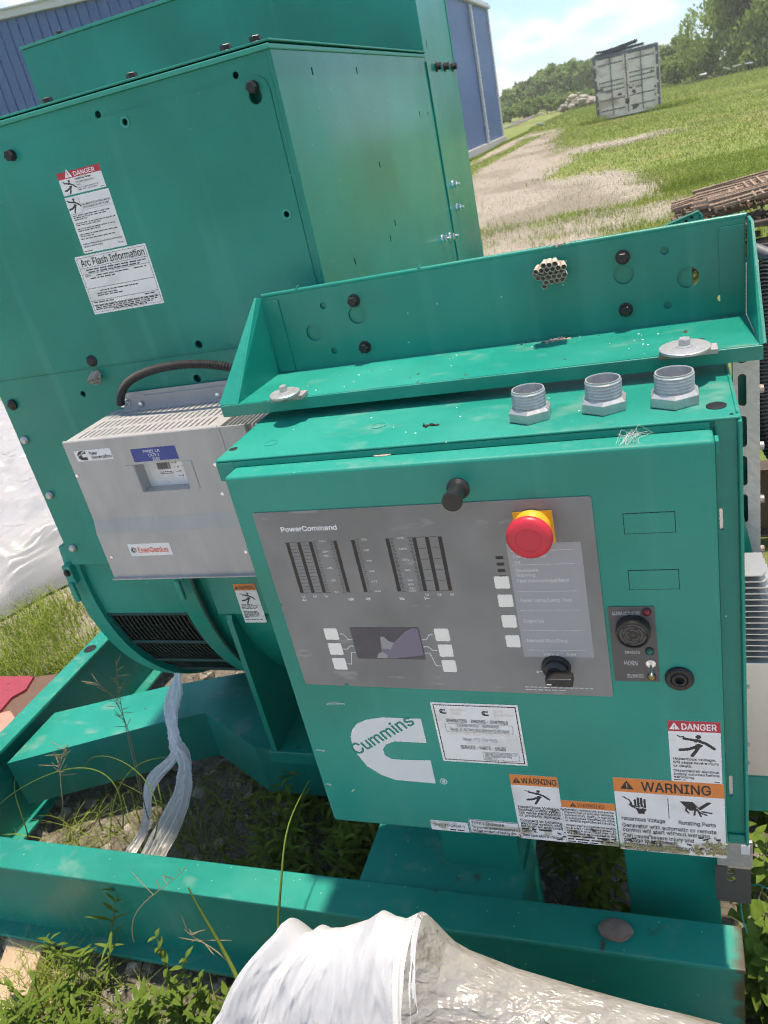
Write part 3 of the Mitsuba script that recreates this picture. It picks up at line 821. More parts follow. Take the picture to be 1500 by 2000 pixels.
# selector switch
ks = (-0.1549, 0.868, 0.0182)
sw_ = add(cc + '__selector_switch', lathe([(ks[2], 0), (ks[2], .003), (ks[2] * .92, .006), (ks[2] * .80, .006), (ks[2] * .78, .010), (ks[2] * .55, .014), (0, .014)], (ks[0], PY - .0001, ks[1]), YF, 40), 'black_plastic', 30)
hb = bx(-.0165, .0165, -.016, 0, -.0058, .0058, .0018)
hb.apply_transform(trimesh.transformations.rotation_matrix(math.radians(0), (0, 1, 0)))
hb.apply_translation((ks[0] + .006, PY - .0135, ks[1] - .002))
add(sw_ + '__handle', hb, 'black_plastic', 30)
add(sw_ + '__pointer', bx(ks[0] - .009, ks[0] - .003, PY - .0300, PY - .0296, ks[1] - .0045, ks[1] - .003), 'print_white')
# emergency stop
ES = (-0.1568, 1.0688)
er = (-0.1799, -0.1348, 1.0476, 1.0894)
es = add(cc + '__emergency_stop', bx(er[0], er[1], PY - .0022, PY - .0001, er[2], er[3], .0006), 'paint_yellow', label='red mushroom stop button on a yellow plate')
P0 = (ES[0] - .002, PY - .0022, ES[1] + .0015)
add(es + '__collar', lathe([(.0212, 0), (.0212, .004), (.0185, .009), (.0165, .016), (.0150, .016)], P0, YF, 40), 'paint_yellow', 30)
add(es + '__mushroom', lathe([(.0140, .014), (.0150, .017), (.0245, .021), (.0262, .024), (.0262, .027), (.0245, .0305), (.0205, .0325), (.0148, .0335), (.0140, .0328), (.0120, .0332), (0, .0338)], P0, YF, 48), 'paint_red', 40)
# black door knob
kn = (-0.2382, 1.1221, 0.0138)
kb = add(cc + '__door_knob', lathe([(kn[2] * .98, 0), (kn[2] * .98, .002), (kn[2] * .72, .006), (kn[2] * .70, .012), (kn[2] * .74, .022), (kn[2] * .86, .032), (kn[2] * .84, .035), (kn[2] * .70, .036), (0, .036)], (kn[0], DY, kn[1]), YF, 36), 'black_plastic', 30)
# black lock
lk = (-0.0112, 0.8537, 0.0165)
lo = add(cc + '__door_lock', lathe([(lk[2], 0), (lk[2], .003), (lk[2] * .90, .0055), (lk[2] * .62, .0045), (lk[2] * .58, .0035), (lk[2] * .5, .0058), (lk[2] * .33, .0058)], (lk[0], DY, lk[1]), YF, 40), 'black_plastic', 30)
add(lo + '__socket', lathe([(lk[2] * .33, .0056), (lk[2] * .30, .001), (0, .001)], (lk[0], DY, lk[1]), YF, hexa=True), 'dark_void')
# blanked outlines pressed into the door
for rc in ((-0.0595, -0.0053, 1.053, 1.0791), (-0.0593, -0.0048, 0.9798, 1.0061)):
    o = sbox(rc[0], rc[2], rc[1], rc[3])
    add(cc + '__blanking_plate', plate(o.difference(o.buffer(-.0007)), DY - .00025, .0003), 'dark_void')
    o2 = o.buffer(-.0008, join_style=2)
    add(cc + '__blanking_plate', plate(o2, DY - .0005, .0005), 'green_paint')
# alarm plate
ap = (-0.0855, -0.0335, 0.848, 0.957)
AY = DY - .0012
apk = add(cc + '__alarm_plate', plate(rr(ap[0], ap[1], ap[2], ap[3], .002), AY, .0011), 'alarm_grey', label='small dark plate with horn, lamps and toggle')
mat('alarm_grey', (0.075, 0.076, 0.080), 0.35)
aw, ah = ap[1] - ap[0], ap[3] - ap[2]
A = lambda u, v: (ap[0] + u * aw, ap[3] - v * ah)
add(apk + '__lettering', [txt('ALARM ACTUATED', *A(.08, .105), AY, .0048, w=aw * .60), txt('ENABLED', *A(.28, .615), AY, .0038, w=aw * .33), txt('HORN', *A(.24, .775), AY, .0064, w=aw * .30), txt('SILENCED', *A(.28, .945), AY, .0050, w=aw * .37)], 'print_pale')
hc = (-0.0589, 0.9265, 0.0187)
hn = add(apk + '__horn', lathe([(hc[2] * 1.05, 0), (hc[2] * 1.05, .010), (hc[2], .014), (hc[2] * .90, .0145), (hc[2] * .86, .0125), (0, .0125)], (hc[0], AY, hc[1]), YF, 40), 'black_plastic', 30)
slot = []
for k, r_ in enumerate((.74, .56, .38)):
    for q_ in range(3):
        a0 = math.radians(120 * q_ + (20 + 60 * k))
        a1 = a0 + math.radians(95)
        aa = np.linspace(a0, a1, 14)
        slot.append(plate(LineString(np.stack([hc[0] + hc[2] * r_ * np.cos(aa), hc[1] + hc[2] * r_ * np.sin(aa)], 1)).buffer(.0011, cap_style=2), AY - .0131, .0005))
slot.append(plate(circ(hc[0], hc[1], .0016), AY - .0131, .0005))
add(hn + '__slots', slot, 'horn_edge')
mat('horn_edge', (0.055, 0.056, 0.06), 0.3)
for q, m in (((-0.0422, 0.9503), 'lens_red'), ((-0.0423, 0.8941), 'lens_green'), ((-0.0423, 0.856), 'lens_amber')):
    lp = add(apk + '__lamp', lathe([(.0042, 0), (.0040, .002), (.0026, .0045), (0, .0052)], (q[0], AY, q[1]), YF, 20), m, True)
    add(lp + '__bezel', lathe([(.0052, 0), (.0052, .0016), (.0043, .0020)], (q[0], AY, q[1]), YF, 20), 'black_plastic', 30)
q = (-0.0423, 0.8752)
tg = add(apk + '__toggle', hexbolt((q[0], AY, q[1]), YF, .0048, .0058, .003), 'bright_steel', 30)
add(tg + '__lever', lathe([(.0017, 0), (.0019, .008), (.0026, .013), (.0022, .0155), (0, .016)], (q[0], AY - .002, q[1]), (.05, -1, -.35), 14), 'bright_steel', 30)

# ------------------------------------------------------------------ stickers
class Sticker:
    """A printed sheet on a plane facing -y; fractions u across and v down."""

    def __init__(self, holder, name, rect, y, matname='sticker_white', t=.0004, rot=0.0, label=None):
        self.x0, self.x1, self.z0, self.z1 = rect
        self.w, self.h = self.x1 - self.x0, self.z1 - self.z0
        self.y = y - t
        self.k = add(holder + '__' + name, plate(rr(self.x0, self.x1, self.z0, self.z1, .001), self.y, t), matname, label=label)
        self.seed = int(abs(self.x0) * 1e5)

    def P(self, u, v):
        return self.x0 + u * self.w, self.z1 - v * self.h

    def poly(self, pts):
        return Polygon([self.P(*p) for p in pts])

    def band(self, v0, v1, m, u0=0.0, u1=1.0, name='header'):
        a, b = self.P(u0, v1), self.P(u1, v0)
        return add(self.k + '__' + name, plate(sbox(a[0], a[1], b[0], b[1]), self.y - .00015, .00014), m)

    def text(self, s, u, v, h, u2=None, anchor='l', bold=False, maxu=None):
        x, z = self.P(u, v)
        return txt(s, x, z, self.y - .0001, h * self.h, w=(u2 - u) * self.w if u2 else None, bold=bold, anchor=anchor, t=.0002, max_w=maxu * self.w if maxu else None)

    def line(self, u0, u1, v, h, fill=1.0):
        self.seed += 1
        a, b = self.P(u0, v), self.P(u1, v)
        return fine_print(a[0], b[0], a[1], self.y, h * self.h, self.seed, fill, .0002)

    def rule(self, u0, v0, u1, v1, w=.0005):
        return plate(LineString([self.P(u0, v0), self.P(u1, v1)]).buffer(w, cap_style=3), self.y - .0002, .0002)

    def put(self, name, meshes, m, **kw):
        return add(self.k + '__' + name, meshes, m, **kw)

    def shape(self, g, dy=.0002):
        return plate(g, self.y - dy, .00019)


def shock_figure(S_, u, v, s):
    """The warning pictogram of a figure thrown back by a current; s: its height in metres."""
    x, z = S_.P(u, v)
    L = lambda pts, w: LineString([(x + a * s, z + b * s) for a, b in pts]).buffer(w * s, quad_segs=3)
    g = [circ(x + .10 * s, z + .42 * s, .095 * s), L([(-.62, .45), (-.5, .38), (-.42, .42), (-.34, .30)], .022), L([(-.40, .32), (.02, .24)], .055), L([(.10, .22), (.34, .12), (.62, -.12)], .06),
         L([(.03, .22), (.12, .20), (.14, .02), (.07, -.02)], .10), L([(.02, -.06), (-.28, -.20), (-.55, -.24)], .065), L([(.10, -.05), (-.02, -.30), (-.14, -.5)], .065)]
    body = unary_union(g)
    zig = LineString([(x - .10 * s, z + .16 * s), (x + .08 * s, z + .10 * s), (x + .05 * s, z + .16 * s), (x + .26 * s, z + .05 * s)]).buffer(.022 * s)
    return S_.shape(body.difference(zig))


def tri_sign(S_, u, v, h):
    """The triangle with its exclamation mark: (dark triangle, mark)."""
    x, z = S_.P(u, v)
    t = Polygon([(x - .56 * h, z), (x + .56 * h, z), (x, z + h)]).buffer(-.03 * h).buffer(.03 * h)
    return S_.shape(t, .0003), S_.shape(unary_union([sbox(x - .05 * h, z + .28 * h, x + .05 * h, z + .68 * h), circ(x, z + .15 * h, .06 * h)]), .00045)


def c_logo(S_, u, v, h, slant=True):
    """The small C emblem with lettering cut across it."""
    x, z = S_.P(u, v)
    w = h * 1.15
    outer = unary_union([Polygon([(x + a * w, z + b * h) for a, b in [(.40, 1), (.95, 1), (.95, .68), (.60, .68), (.50, .6), (.46, .5), (.50, .38), (.60, .32), (1.0, .32), (1.0, 0), (.5, 0), (.25, .07), (.08, .25), (0, .5), (.06, .75), (.2, .93)]])])
    cut = LineString([(x + .02 * w, z + .45 * h), (x + .85 * w, z + .95 * h)]).buffer(.04 * h)
    return S_.shape(outer.difference(cut), .0003)


# C emblem with the name across it, straight on the door paint
lx = Sticker.__new__(Sticker)
lg_ = [(-0.4091, 0.772), (-0.352, 0.7723), (-0.3522, 0.7282), (-0.4007, 0.7283), (-0.4149, 0.7211), (-0.4217, 0.7118), (-0.4211, 0.7), (-0.4121, 0.6937), (-0.3956, 0.693), (-0.3524, 0.6954), (-0.3531, 0.6507), (-0.4146, 0.6521), (-0.4347, 0.66), (-0.4542, 0.6752), (-0.4651, 0.6986), (-0.469, 0.7163), (-0.4674, 0.7332), (-0.4618, 0.7462), (-0.4518, 0.7579), (-0.4355, 0.7664)]
cpoly = Polygon(lg_).buffer(-.001).buffer(.001)
em = add(cc + '__emblem', plate(cpoly, DY - .0003, .0003), 'emblem_white', label='big white C emblem with the name slanting across')
mat('emblem_white', (0.60, 0.63, 0.64), 0.35)
a_, b_ = (-0.4664, 0.6965), (-0.3628, 0.7633)
ang = math.atan2(b_[1] - a_[1], b_[0] - a_[0])
add(em + '__name', txt('Cummins', a_[0], a_[1], DY - .0003, .0195, w=math.hypot(b_[0] - a_[0], b_[1] - a_[1]) * 1.01, rot=ang, bold=True, t=.0003), 'print_green')
rq = (-0.3401, 0.6559, 0.0055)
add(em + '__mark', [plate(circ(rq[0], rq[1], rq[2]).difference(circ(rq[0], rq[1], rq[2] * .8)), DY - .0003, .0003), txt('R', rq[0], rq[1] - rq[2] * .52, DY, rq[2] * 1.05, anchor='c', bold=True)], 'emblem_white')

# service sticker with a black frame
s = Sticker(cc, 'service_sticker', (-0.3329, -0.2128, 0.6966, 0.8027), DY, label='white service sticker in a black frame')
o = sbox(s.x0 + .003, s.z0 + .003, s.x1 - .003, s.z1 - .003)
s.put('frame', [s.shape(o.difference(o.buffer(-.0014)))], 'print_black')
s.put('logo', c_logo(s, .085, .18, .0085), 'print_black')
s.put('logo', c_logo(s, .575, .19, .0085), 'print_black')
s.put('faded_lettering', [s.text('Southern', .22, .13, .05, u2=.40), s.text('Plains', .22, .19, .05, u2=.34), s.text('Power', .71, .13, .05, u2=.83), s.text('Generation', .71, .19, .05, u2=.93), s.text('Toll Free: 800-220-3424', .16, .52, .07, u2=.86), s.text('24 Hour Service', .33, .68, .05, u2=.66)], 'print_faded', kind='stuff')
s.put('lettering', [s.text('GENERATORS - ENGINES - CONTROLS', .14, .315, .052, u2=.86, bold=True), s.text('Complete Service - Maintenance -', .25, .385, .05, u2=.77), s.text('Repair On All Generator Sets And Switchgear', .17, .455, .05, u2=.86),
                    s.text('Phone:  972-708-0010', .30, .625, .055, u2=.70), s.text('SERVICE - PARTS - SALES', .25, .765, .06, u2=.78, bold=True), s.text('Cummins Southern Plains, LLC', .52, .845, .038, u2=.90), s.text('4855 Mountain Creek Pkwy.', .52, .885, .038, u2=.84), s.text('Dallas, TX', .52, .925, .038, u2=.66)], 'print_black')
f1, f2 = s.poly([(.12, .335), (.90, .335), (.90, .475), (.12, .475)]), s.poly([(.50, .80), (.92, .80), (.92, .94), (.50, .94)])
s.put('boxes', [s.shape(f.difference(f.buffer(-.0005))) for f in (f1, f2)], 'print_black')

# danger sticker, door
s = Sticker(cc, 'danger_sticker', (-0.0282, 0.0323, 0.6859, 0.7873), DY, label='red and white danger sticker at the right edge')
s.band(0, .165, 'print_red')
s.put('heading', [s.text('DANGER', .25, .135, .095, u2=.93, bold=True)], 'print_white')
tr_, mk = tri_sign(s, .125, .135, .011)
s.put('triangle', tr_, 'print_white')
s.put('triangle_mark', mk, 'print_red')
s.put('pictogram', shock_figure(s, .52, .385, .034), 'print_black')
s.put('lettering', [s.text(t_, .05, v, .040, bold=True, maxu=.9) for t_, v in (('Hazardous voltage.', .63), ('Will cause severe injury', .69), ('or death.', .75), ('Disconnect all electrical', .83), ('supply sources before', .885), ('servicing.', .94))] + s.line(.05, .28, .975, .02) + s.line(.85, .95, .98, .02), 'print_black')

# big warning sticker
s = Sticker(cc, 'warning_sticker', (-0.1019, 0.0341, 0.5512, 0.6858), DY, 'sticker_mossy', label='largest orange and white warning sticker, its foot mossy')
s.band(0, .185, 'print_orange')
tr_, mk = tri_sign(s, .125, .145, .0155)
s.put('triangle', tr_, 'print_black')
s.put('triangle_mark', mk, 'print_orange')
s.put('heading', [s.text('WARNING', .255, .155, .118, u2=.885, bold=True)], 'print_black')
hx_, hz_ = s.P(.24, .34)
H = lambda pts, w: LineString([(hx_ + a * .001, hz_ + b * .001) for a, b in pts]).buffer(w * .001, quad_segs=3)
hand = unary_union([Polygon([(hx_ - .0085, hz_ - .004), (hx_ + .0065, hz_ - .004), (hx_ + .0065, hz_ - .010), (hx_ + .004, hz_ - .014), (hx_ + .004, hz_ - .0175), (hx_ - .005, hz_ - .0175), (hx_ - .005, hz_ - .014)]),
                    H([(-7, -4), (-7, 7)], 1.5), H([(-3, -4), (-3, 10.5)], 1.6), H([(1, -4), (1, 10.5)], 1.6), H([(5, -4), (5.2, 8.5)], 1.5), H([(-8, -7), (-12, -2), (-13, 1)], 1.5)])
zig = LineString([(hx_ - .009, hz_ - .005), (hx_, hz_ - .008), (hx_ - .001, hz_ - .005), (hx_ + .008, hz_ - .008)]).buffer(.0007)
s.put('hand_pictogram', [s.shape(hand.difference(zig)), s.shape(H([(-22, 12), (-14, 6), (-12, 1), (-15, -2), (-11, -6), (-8, -5)], .9))], 'print_black')
s.put('divider', [s.rule(.495, .24, .495, .50, .0005)], 'print_black')
gx, gz_ = s.P(.735, .34)
G = lambda pts: Polygon([(gx + a * .001, gz_ + b * .001) for a, b in pts])
rot = unary_union([G([(-18, 11), (-2, 11), (4, 2), (4, -3), (-6, -5), (-13, 3)]), G([(15, 12), (21, 12), (4, -6), (0, -3)]), LineString([(gx - .010, gz_ + .002), (gx - .011, gz_ - .005), (gx - .008, gz_ - .009)]).buffer(.0013), LineString([(gx, gz_ - .005), (gx - .001, gz_ - .012)]).buffer(.0013), LineString([(gx + .004, gz_ - .005), (gx + .007, gz_ - .014)]).buffer(.0013),
                   LineString([(gx + .006, gz_ - .007), (gx + .014, gz_ - .011)]).buffer(.0012), LineString([(gx + .008, gz_ - .005), (gx + .020, gz_ - .007)]).buffer(.0012)])
s.put('rotor_pictogram', s.shape(rot.difference(LineString([(gx + .002, gz_ + .001), (gx + .008, gz_ - .006)]).buffer(.0006))), 'print_black')
s.put('lettering', [s.text('Hazardous Voltage', .04, .575, .052, u2=.455, bold=True), s.text('Rotating Parts', .575, .575, .052, u2=.915, bold=True), s.text('Generator with automatic or remote', .04, .67, .052, u2=.92, bold=True), s.text('control will start without warning.', .04, .735, .052, u2=.87, bold=True),
                    s.text('Can cause severe injury and', .04, .815, .052, u2=.71, bold=True), s.text('damage to equipment.', .04, .875, .052, u2=.56, bold=True), s.text('See Service Manual for proper', .04, .935, .048, u2=.79, bold=True), s.text('servicing procedures.', .04, .985, .045, u2=.56, bold=True)], 'print_black')
# left warning sticker
s = Sticker(cc, 'warning_sticker', (-0.2416, -0.1755, 0.5538, 0.6791), DY, 'sticker_mossy', label='tall warning sticker with the thrown figure, left of the others')
s.band(0, .155, 'print_orange')
tr_, mk = tri_sign(s, .135, .125, .0105)
s.put('triangle', tr_, 'print_black')
s.put('triangle_mark', mk, 'print_orange')
s.put('heading', [s.text('WARNING', .23, .125, .082, u2=.975, bold=True)], 'print_black')
s.put('pictogram', shock_figure(s, .52, .32, .026), 'print_black')
s.put('lettering', [s.text(t_, .06, v, .038, bold=True, maxu=.9) for t_, v in (('Hazardous Voltage.', .505), ('Backfeed to utility system', .55), ('can cause electrocution', .595), ('or property damage.', .64), ('Connect to building', .72), ('electrical system only', .765), ('through an approved', .81), ('device.', .885), ('See operator\'s manual.', .955))] + s.line(.06, .72, .85, .04) + s.line(.8, .95, .975, .025), 'print_black')
# small warning sticker between
s = Sticker(cc, 'warning_sticker', (-0.1751, -0.1036, 0.5549, 0.6367), DY, 'sticker_mossy', label='low warning sticker full of small print between two taller ones')
s.band(0, .16, 'print_orange')
tr_, mk = tri_sign(s, .22, .13, .0075)
s.put('triangle', tr_, 'print_black')
s.put('triangle_mark', mk, 'print_orange')
s.put('heading', [s.text('WARNING', .30, .13, .085, u2=.80)], 'print_black')
s.put('lettering', [s.text(t_, .03, v, .047, maxu=.94, bold=True) for t_, v in (('Operation, maintenance, and service', .23), ('present risk of property damage,', .295), ('personal injury, death, or exposure', .36), ('to substances identified by state', .425), ('or federal agencies as causing', .49), ('Always start and operate this engine', .60), ('in a well-ventilated area. If', .665), ('operating in an enclosed area, vent', .73), ('the exhaust to outside. Do not', .795))] + s.line(.03, .95, .86, .05) + s.line(.03, .9, .93, .05) + s.line(.03, .6, .985, .04), 'print_black')
# two narrow stickers on the bottom edge
s = Sticker(cc, 'code_sticker', (-0.3767, -0.3183, 0.5548, 0.5747), DY, 'sticker_mossy', label='narrow white code sticker on the bottom edge')
s.put('lettering', [s.text('CAN ICES-2/NMB-2', .08, .55, .26, u2=.92)] + s.line(.5, .95, .88, .18), 'print_black')
s = Sticker(cc, 'type_sticker', (-0.3161, -0.2405, 0.5556, 0.5836), DY, 'sticker_mossy', label='framed enclosure type sticker on the bottom edge')
o = sbox(s.x0 + .0006, s.z0 + .0006, s.x1 - .0006, s.z1 - .0006)
s.put('frame', [s.shape(o.difference(o.buffer(-.0009)))], 'print_black')
s.put('lettering', [s.text('TYPE 1 Enclosure', .05, .34, .20, u2=.70, bold=True), s.text('To provide protection against a', .05, .62, .17, u2=.95, bold=True), s.text('limited amount of falling dirt.', .05, .88, .17, u2=.92, bold=True)], 'print_black')

# stickers on the terminal box
CY = YE - .0022
s = Sticker(cb, 'danger_sticker', (-0.9208, -0.8356, 1.5185, 1.5532), CY, label='small red danger sticker, uppermost of the three')
s.band(0, .30, 'print_red')
tr_, mk = tri_sign(s, .25, .26, .013)
s.put('triangle', tr_, 'print_white')
s.put('triangle_mark', mk, 'print_red')
s.put('heading', [s.text('DANGER', .37, .25, .18, u2=.87, bold=True)], 'print_white')
s.put('pictogram', shock_figure(s, .20, .66, .020), 'print_black')
s.put('lettering', [s.text('Hazardous Voltage.', .37, .42, .075, bold=True), s.text('Will cause severe injury or', .37, .56, .065), s.text('death.', .37, .66, .065), s.text('Do not operate generator set', .37, .80, .065), s.text('without this cover in place.', .37, .89, .065)] + s.line(.88, .97, .95, .04), 'print_black')
s = Sticker(cb, 'hazard_sticker', (-0.9216, -0.833, 1.4264, 1.5159), CY, label='tall white hazard sticker in the middle')
s.put('rules', [s.rule(.30, .26, .98, .26, .0004), s.rule(.03, .30, .30, .30, .0004), s.rule(.30, .03, .30, .30, .0003)], 'print_grey', kind='stuff')
s.put('pictogram', shock_figure(s, .155, .155, .021), 'print_black')
t_ = [s.text('HAZARD OF ELECTRIC SHOCK,', .33, .185, .034, u2=.97, bold=True), s.text('EXPLOSION OR ARC FLASH', .33, .235, .034, u2=.92, bold=True)]
for v, a_, b_ in ((.34, .05, .9), (.375, .05, .8), (.41, .05, .35), (.475, .05, .96), (.51, .05, .6), (.575, .05, .9), (.61, .05, .55), (.675, .05, .92), (.71, .05, .4), (.755, .05, .85)):
    t_ += s.line(a_, b_, v, .028)
t_ += [s.text('Failure to follow these instructions will result in', .05, .85, .026, u2=.95, bold=True), s.text('death or serious injury.', .05, .895, .026, u2=.5, bold=True)] + s.line(.82, .95, .93, .025) + s.line(.03, .22, .975, .025)
s.put('lettering', t_, 'print_black')
s = Sticker(cb, 'arc_flash_sticker', (-0.9443, -0.7987, 1.3255, 1.4238), CY, label='white arc flash information sticker, lowest of the three')
o = sbox(s.x0 + .003, s.z0 + .003, s.x1 - .003, s.z1 - .003)
s.put('frame', [s.shape(o.difference(o.buffer(-.0006)))] + [s.rule(.03, v, .97, v, .0004) for v in (.205, .31, .555, .77, .845)], 'print_black')
s.put('heading', [s.text('Arc Flash Information', .055, .175, .115, u2=.955, bold=True)], 'print_black')
t_ = s.line(.10, .95, .255, .035) + s.line(.12, .85, .295, .035) + [s.text('DATE:', .06, .36, .035, bold=True)]
for v, a_, b_ in ((.36, .22, .7), (.36, .75, .92), (.40, .12, .5), (.62, .2, .75), (.665, .14, .46), (.70, .14, .5), (.81, .05, .35), (.81, .78, .95), (.87, .05, .95), (.90, .05, .95), (.93, .05, .9), (.955, .3, .8)):
    t_ += s.line(a_, b_, v, .030)
s.put('lettering', t_, 'print_black')

# stickers on the charger
s = Sticker(ch, 'maker_sticker', (-0.958, -0.8834, 1.1142, 1.1335), sy0, label='white maker sticker with a dark C')
s.put('logo', [c_logo(s, .06, .90, .0165)], 'print_black')
s.put('lettering', [s.text('Power', .40, .46, .30, u2=.62, bold=True), s.text('Generation', .42, .84, .30, u2=.98, bold=True)], 'print_black')
s = Sticker(ch, 'circuit_sticker', (-0.8443, -0.7571, 1.104, 1.1276), sy0, 'print_blue', label='blue circuit sticker above the meter window')
s.put('lettering', [s.text('PANEL LA', .27, .36, .22, u2=.64), s.text('CKT# 2', .36, .66, .22, u2=.60), s.text('208V', .42, .97, .22, u2=.60)], 'print_white')
s = Sticker(ch, 'name_sticker', (-0.9181, -0.8307, 0.9292, 0.9535), sy0 - .0064, label='white name sticker with red lettering')
s.put('lettering', [s.text('EnerGenius', .20, .72, .42, u2=.93, bold=True)], 'print_red_orange')
mat('print_red_orange', (0.62, 0.07, 0.03), 0.45)
x_, z_ = s.P(.105, .5)
s.put('round_mark', [s.shape(circ(x_, z_, .0058).difference(circ(x_, z_, .0046))), s.shape(circ(x_, z_, .0038).difference(circ(x_ + .0006, z_, .0020)))], 'print_black')

# sticker on the alternator
s = Sticker(al, 'warning_sticker', (-0.8712, -0.8197, 0.65, 0.746), 1.2045, label='small orange headed warning sticker by the cabinet')
s.band(0, .165, 'print_orange')
s.put('heading', [s.text('WARNING', .24, .13, .085, u2=.95, bold=True), tri_sign(s, .13, .13, .008)[0]], 'print_black')
s.put('pictogram', shock_figure(s, .48, .36, .026), 'print_black')
t_ = []
for v, b_ in ((.535, .6), (.57, .85), (.605, .8), (.64, .7), (.72, .75), (.75, .8), (.78, .8), (.81, .85), (.84, .7), (.87, .3), (.93, .85)):
    t_ += s.line(.08, b_, v, .030)
s.put('lettering', t_, 'print_black')

# specks of dirt and peeled bits on the lower stickers and door
bits = []
g = np.random.default_rng(31)
for k in range(30):
    fx_ = g.uniform(0, 1)
    xx, zz = -0.19 + .215 * fx_, 0.562 + g.exponential(.010) + .004
    a = g.uniform(0, 6.28)
    L_ = g.uniform(.0015, .007)
    bits.append(plate(LineString([(xx, zz), (xx + L_ * math.cos(a), zz + L_ * .5 * math.sin(a))]).buffer(g.uniform(.0005, .0013), quad_segs=1), DY - .0012 - g.uniform(0, .0008), .0006))
add(cc + '__dirt_flakes', bits, 'dark_dirt', kind='stuff')
mat('dark_dirt', (0.035, 0.030, 0.022), 0.9)
mos = []
for k in range(240):
    xx = g.choice([g.normal(-.055, .018), g.normal(.018, .012), g.uniform(-.13, .03)])
    zz = .556 + abs(g.normal(0, .006)) + (.02 * g.uniform(0, 1) ** 2 if xx > .005 else 0)
    xx = min(xx, .034)
    s_ = g.uniform(.0008, .0024)
    mos.append(bx(xx - s_, xx + s_ * g.uniform(.3, 1), DY - .0010 - g.uniform(0, .0015), DY - .0002, zz - s_ * .6, zz + s_ * .6))
add(cc + '__moss', mos, 'dry_moss', kind='stuff')


def moss_col(p, n, uv):
    return MX((0.20, 0.17, 0.06), (0.42, 0.37, 0.20), N(p.x * 300, p.y * 300, p.z * 300))


mat('dry_moss', mikit.proc(moss_col), 0.9)
# pale scuffs on the door
scf = []
for (u, v), L_, a in (((-0.5254, 0.7013), .016, -.06), ((-0.477, 0.7923), .03, .02), ((-0.5298, 0.632), .010, -.2), ((-0.491, 0.6186), .008, .8)):
    for j in range(3):
        scf.append(plate(LineString([(u - L_ / 2 + .002 * j, v + .0012 * j), (u, v + .0012 * j + L_ * .5 * math.sin(a) + .0005), (u + L_ / 2, v + .001 * j + L_ * math.sin(a))]).buffer(.00022), DY - .00022, .0002))
add(cc + '__scratches', scf, 'print_pale', kind='stuff')
smu = []
for k in range(26):
    q_ = g.normal(0, 1, 2)
    smu.append((q_[0] * .013, q_[1] * .013))

# ------------------------------------------------------------------ engine hidden behind the cabinet: it keeps the light off the ground there
en = thing('engine', 'teal engine standing in the shade behind the control cabinet', 'engine')
add(en + '__block', bx(-.50, .045, 1.13, 1.95, .43, .86, .03), 'green_paint', 30)
add(en + '__cylinder_head', bx(-.48, .03, 1.36, 1.88, .861, 1.02, .025), 'green_paint', 30)
add(en + '__valve_cover', bx(-.46, .01, 1.42, 1.80, 1.021, 1.12, .03), 'green_paint', 30)
add(en + '__oil_pan', bx(-.49, .03, 1.38, 1.88, .20, .419, .05), 'black_plastic', 30)
add(en + '__flywheel_housing', lathe([(.40, 0), (.40, .02), (.36, .022), (0, .022)], (-.526, 1.66, .72), XV, 40), 'green_paint', 30)

# ------------------------------------------------------------------ hardware to the right of the cabinet
st = thing('slotted_strut', 'upright galvanised strut with slots right behind the cabinet', 'strut')
stx0, stx1, sty = 0.0765, 0.1095, 1.125
sp_ = sbox(stx0, .60, stx1, 1.26)
for k in range(9):
    zc = .70 + .061 * k
    sp_ = sp_.difference(rr(stx0 + .006, stx0 + .0165, zc, zc + .047, .005))
add(st + '__web', plate(sp_, sty, .0025), 'zinc')
add(st + '__flange', bx(stx1 - .0025, stx1, sty + .0027, sty + .04, .60, 1.26), 'zinc')
add(st + '__flange', bx(stx0 + .001, stx0 + .0035, sty + .0027, sty + .04, .60, 1.26), 'rusty_zinc')
add(st + '__back', bx(stx0 + .004, stx1 - .003, sty + .03, sty + .032, .60, 1.26), 'green_paint')
for k in range(6):
    add(st + '__stud', lathe([(.006, 0), (.006, .006), (0, .007)], (stx1, sty + .012, .66 + .085 * k), XV, 10), 'rusty_zinc', 30)
gb = thing('gusset_bracket', 'teal triangular bracket between the cabinet and the fins', 'bracket')
add(gb + '__web', slab(np.array([(0.0766, 1.09, 0.9528), (0.1027, 1.09, 0.8153), (0.0742, 1.09, 0.8035)]), (0, .004, 0)), 'green_paint')
add(gb + '__shelf', bx(.06, .105, 1.06, 1.085, (0.0953, 1.09, 0.8296)[2] - .004, (0.0953, 1.09, 0.8296)[2]), 'green_paint')
fb = thing('finned_box', 'aluminium box with stacked cooling fins at the right edge', 'heat sink')
fz0, fz1 = (0.076, 1, 0.7242)[2], (0.0752, 1, 0.8699)[2]
for k in range(15):
    z = fz1 - (fz1 - fz0) * k / 15
    xr_ = (0.0986, 1, 0.8692)[0] + .0032 * k
    fp = Polygon([(.066, 1.0), (xr_, 1.0), (xr_ + .006, 1.008), (xr_ + .006, 1.06), (.066, 1.06)])
    add(fb + '__fin', zplate(fp, z - .0018, .0018), 'aluminium')
add(fb + '__core', bx(.07, .098, 1.018, 1.065, fz0 - .001, fz1 - .004), 'black_plastic')
add(fb + '__front_plate', bx(.066, .26, .997, 1.06, (0.0781, 0.997, 0.5075)[2], fz0 - .0005, .001), 'aluminium', 30)
for v in (1347, 1462, 1500):
    q = (0.0793, 0.99, 0.6813) if v == 1347 else ((0.0792, 0.99, 0.5325) if v == 1500 else (0.0788, 0.99, 0.5707))
    add(fb + '__rivet', lathe([(.003, 0), (.0025, .002), (0, .0026)], (q[0], .9968, q[2]), YF, 10), 'zinc', 30)
rt = thing('tube_end', 'short teal tube end below the aluminium box', 'tube')
r4 = (0.0647, 0.1106, 0.3828, 0.4551)
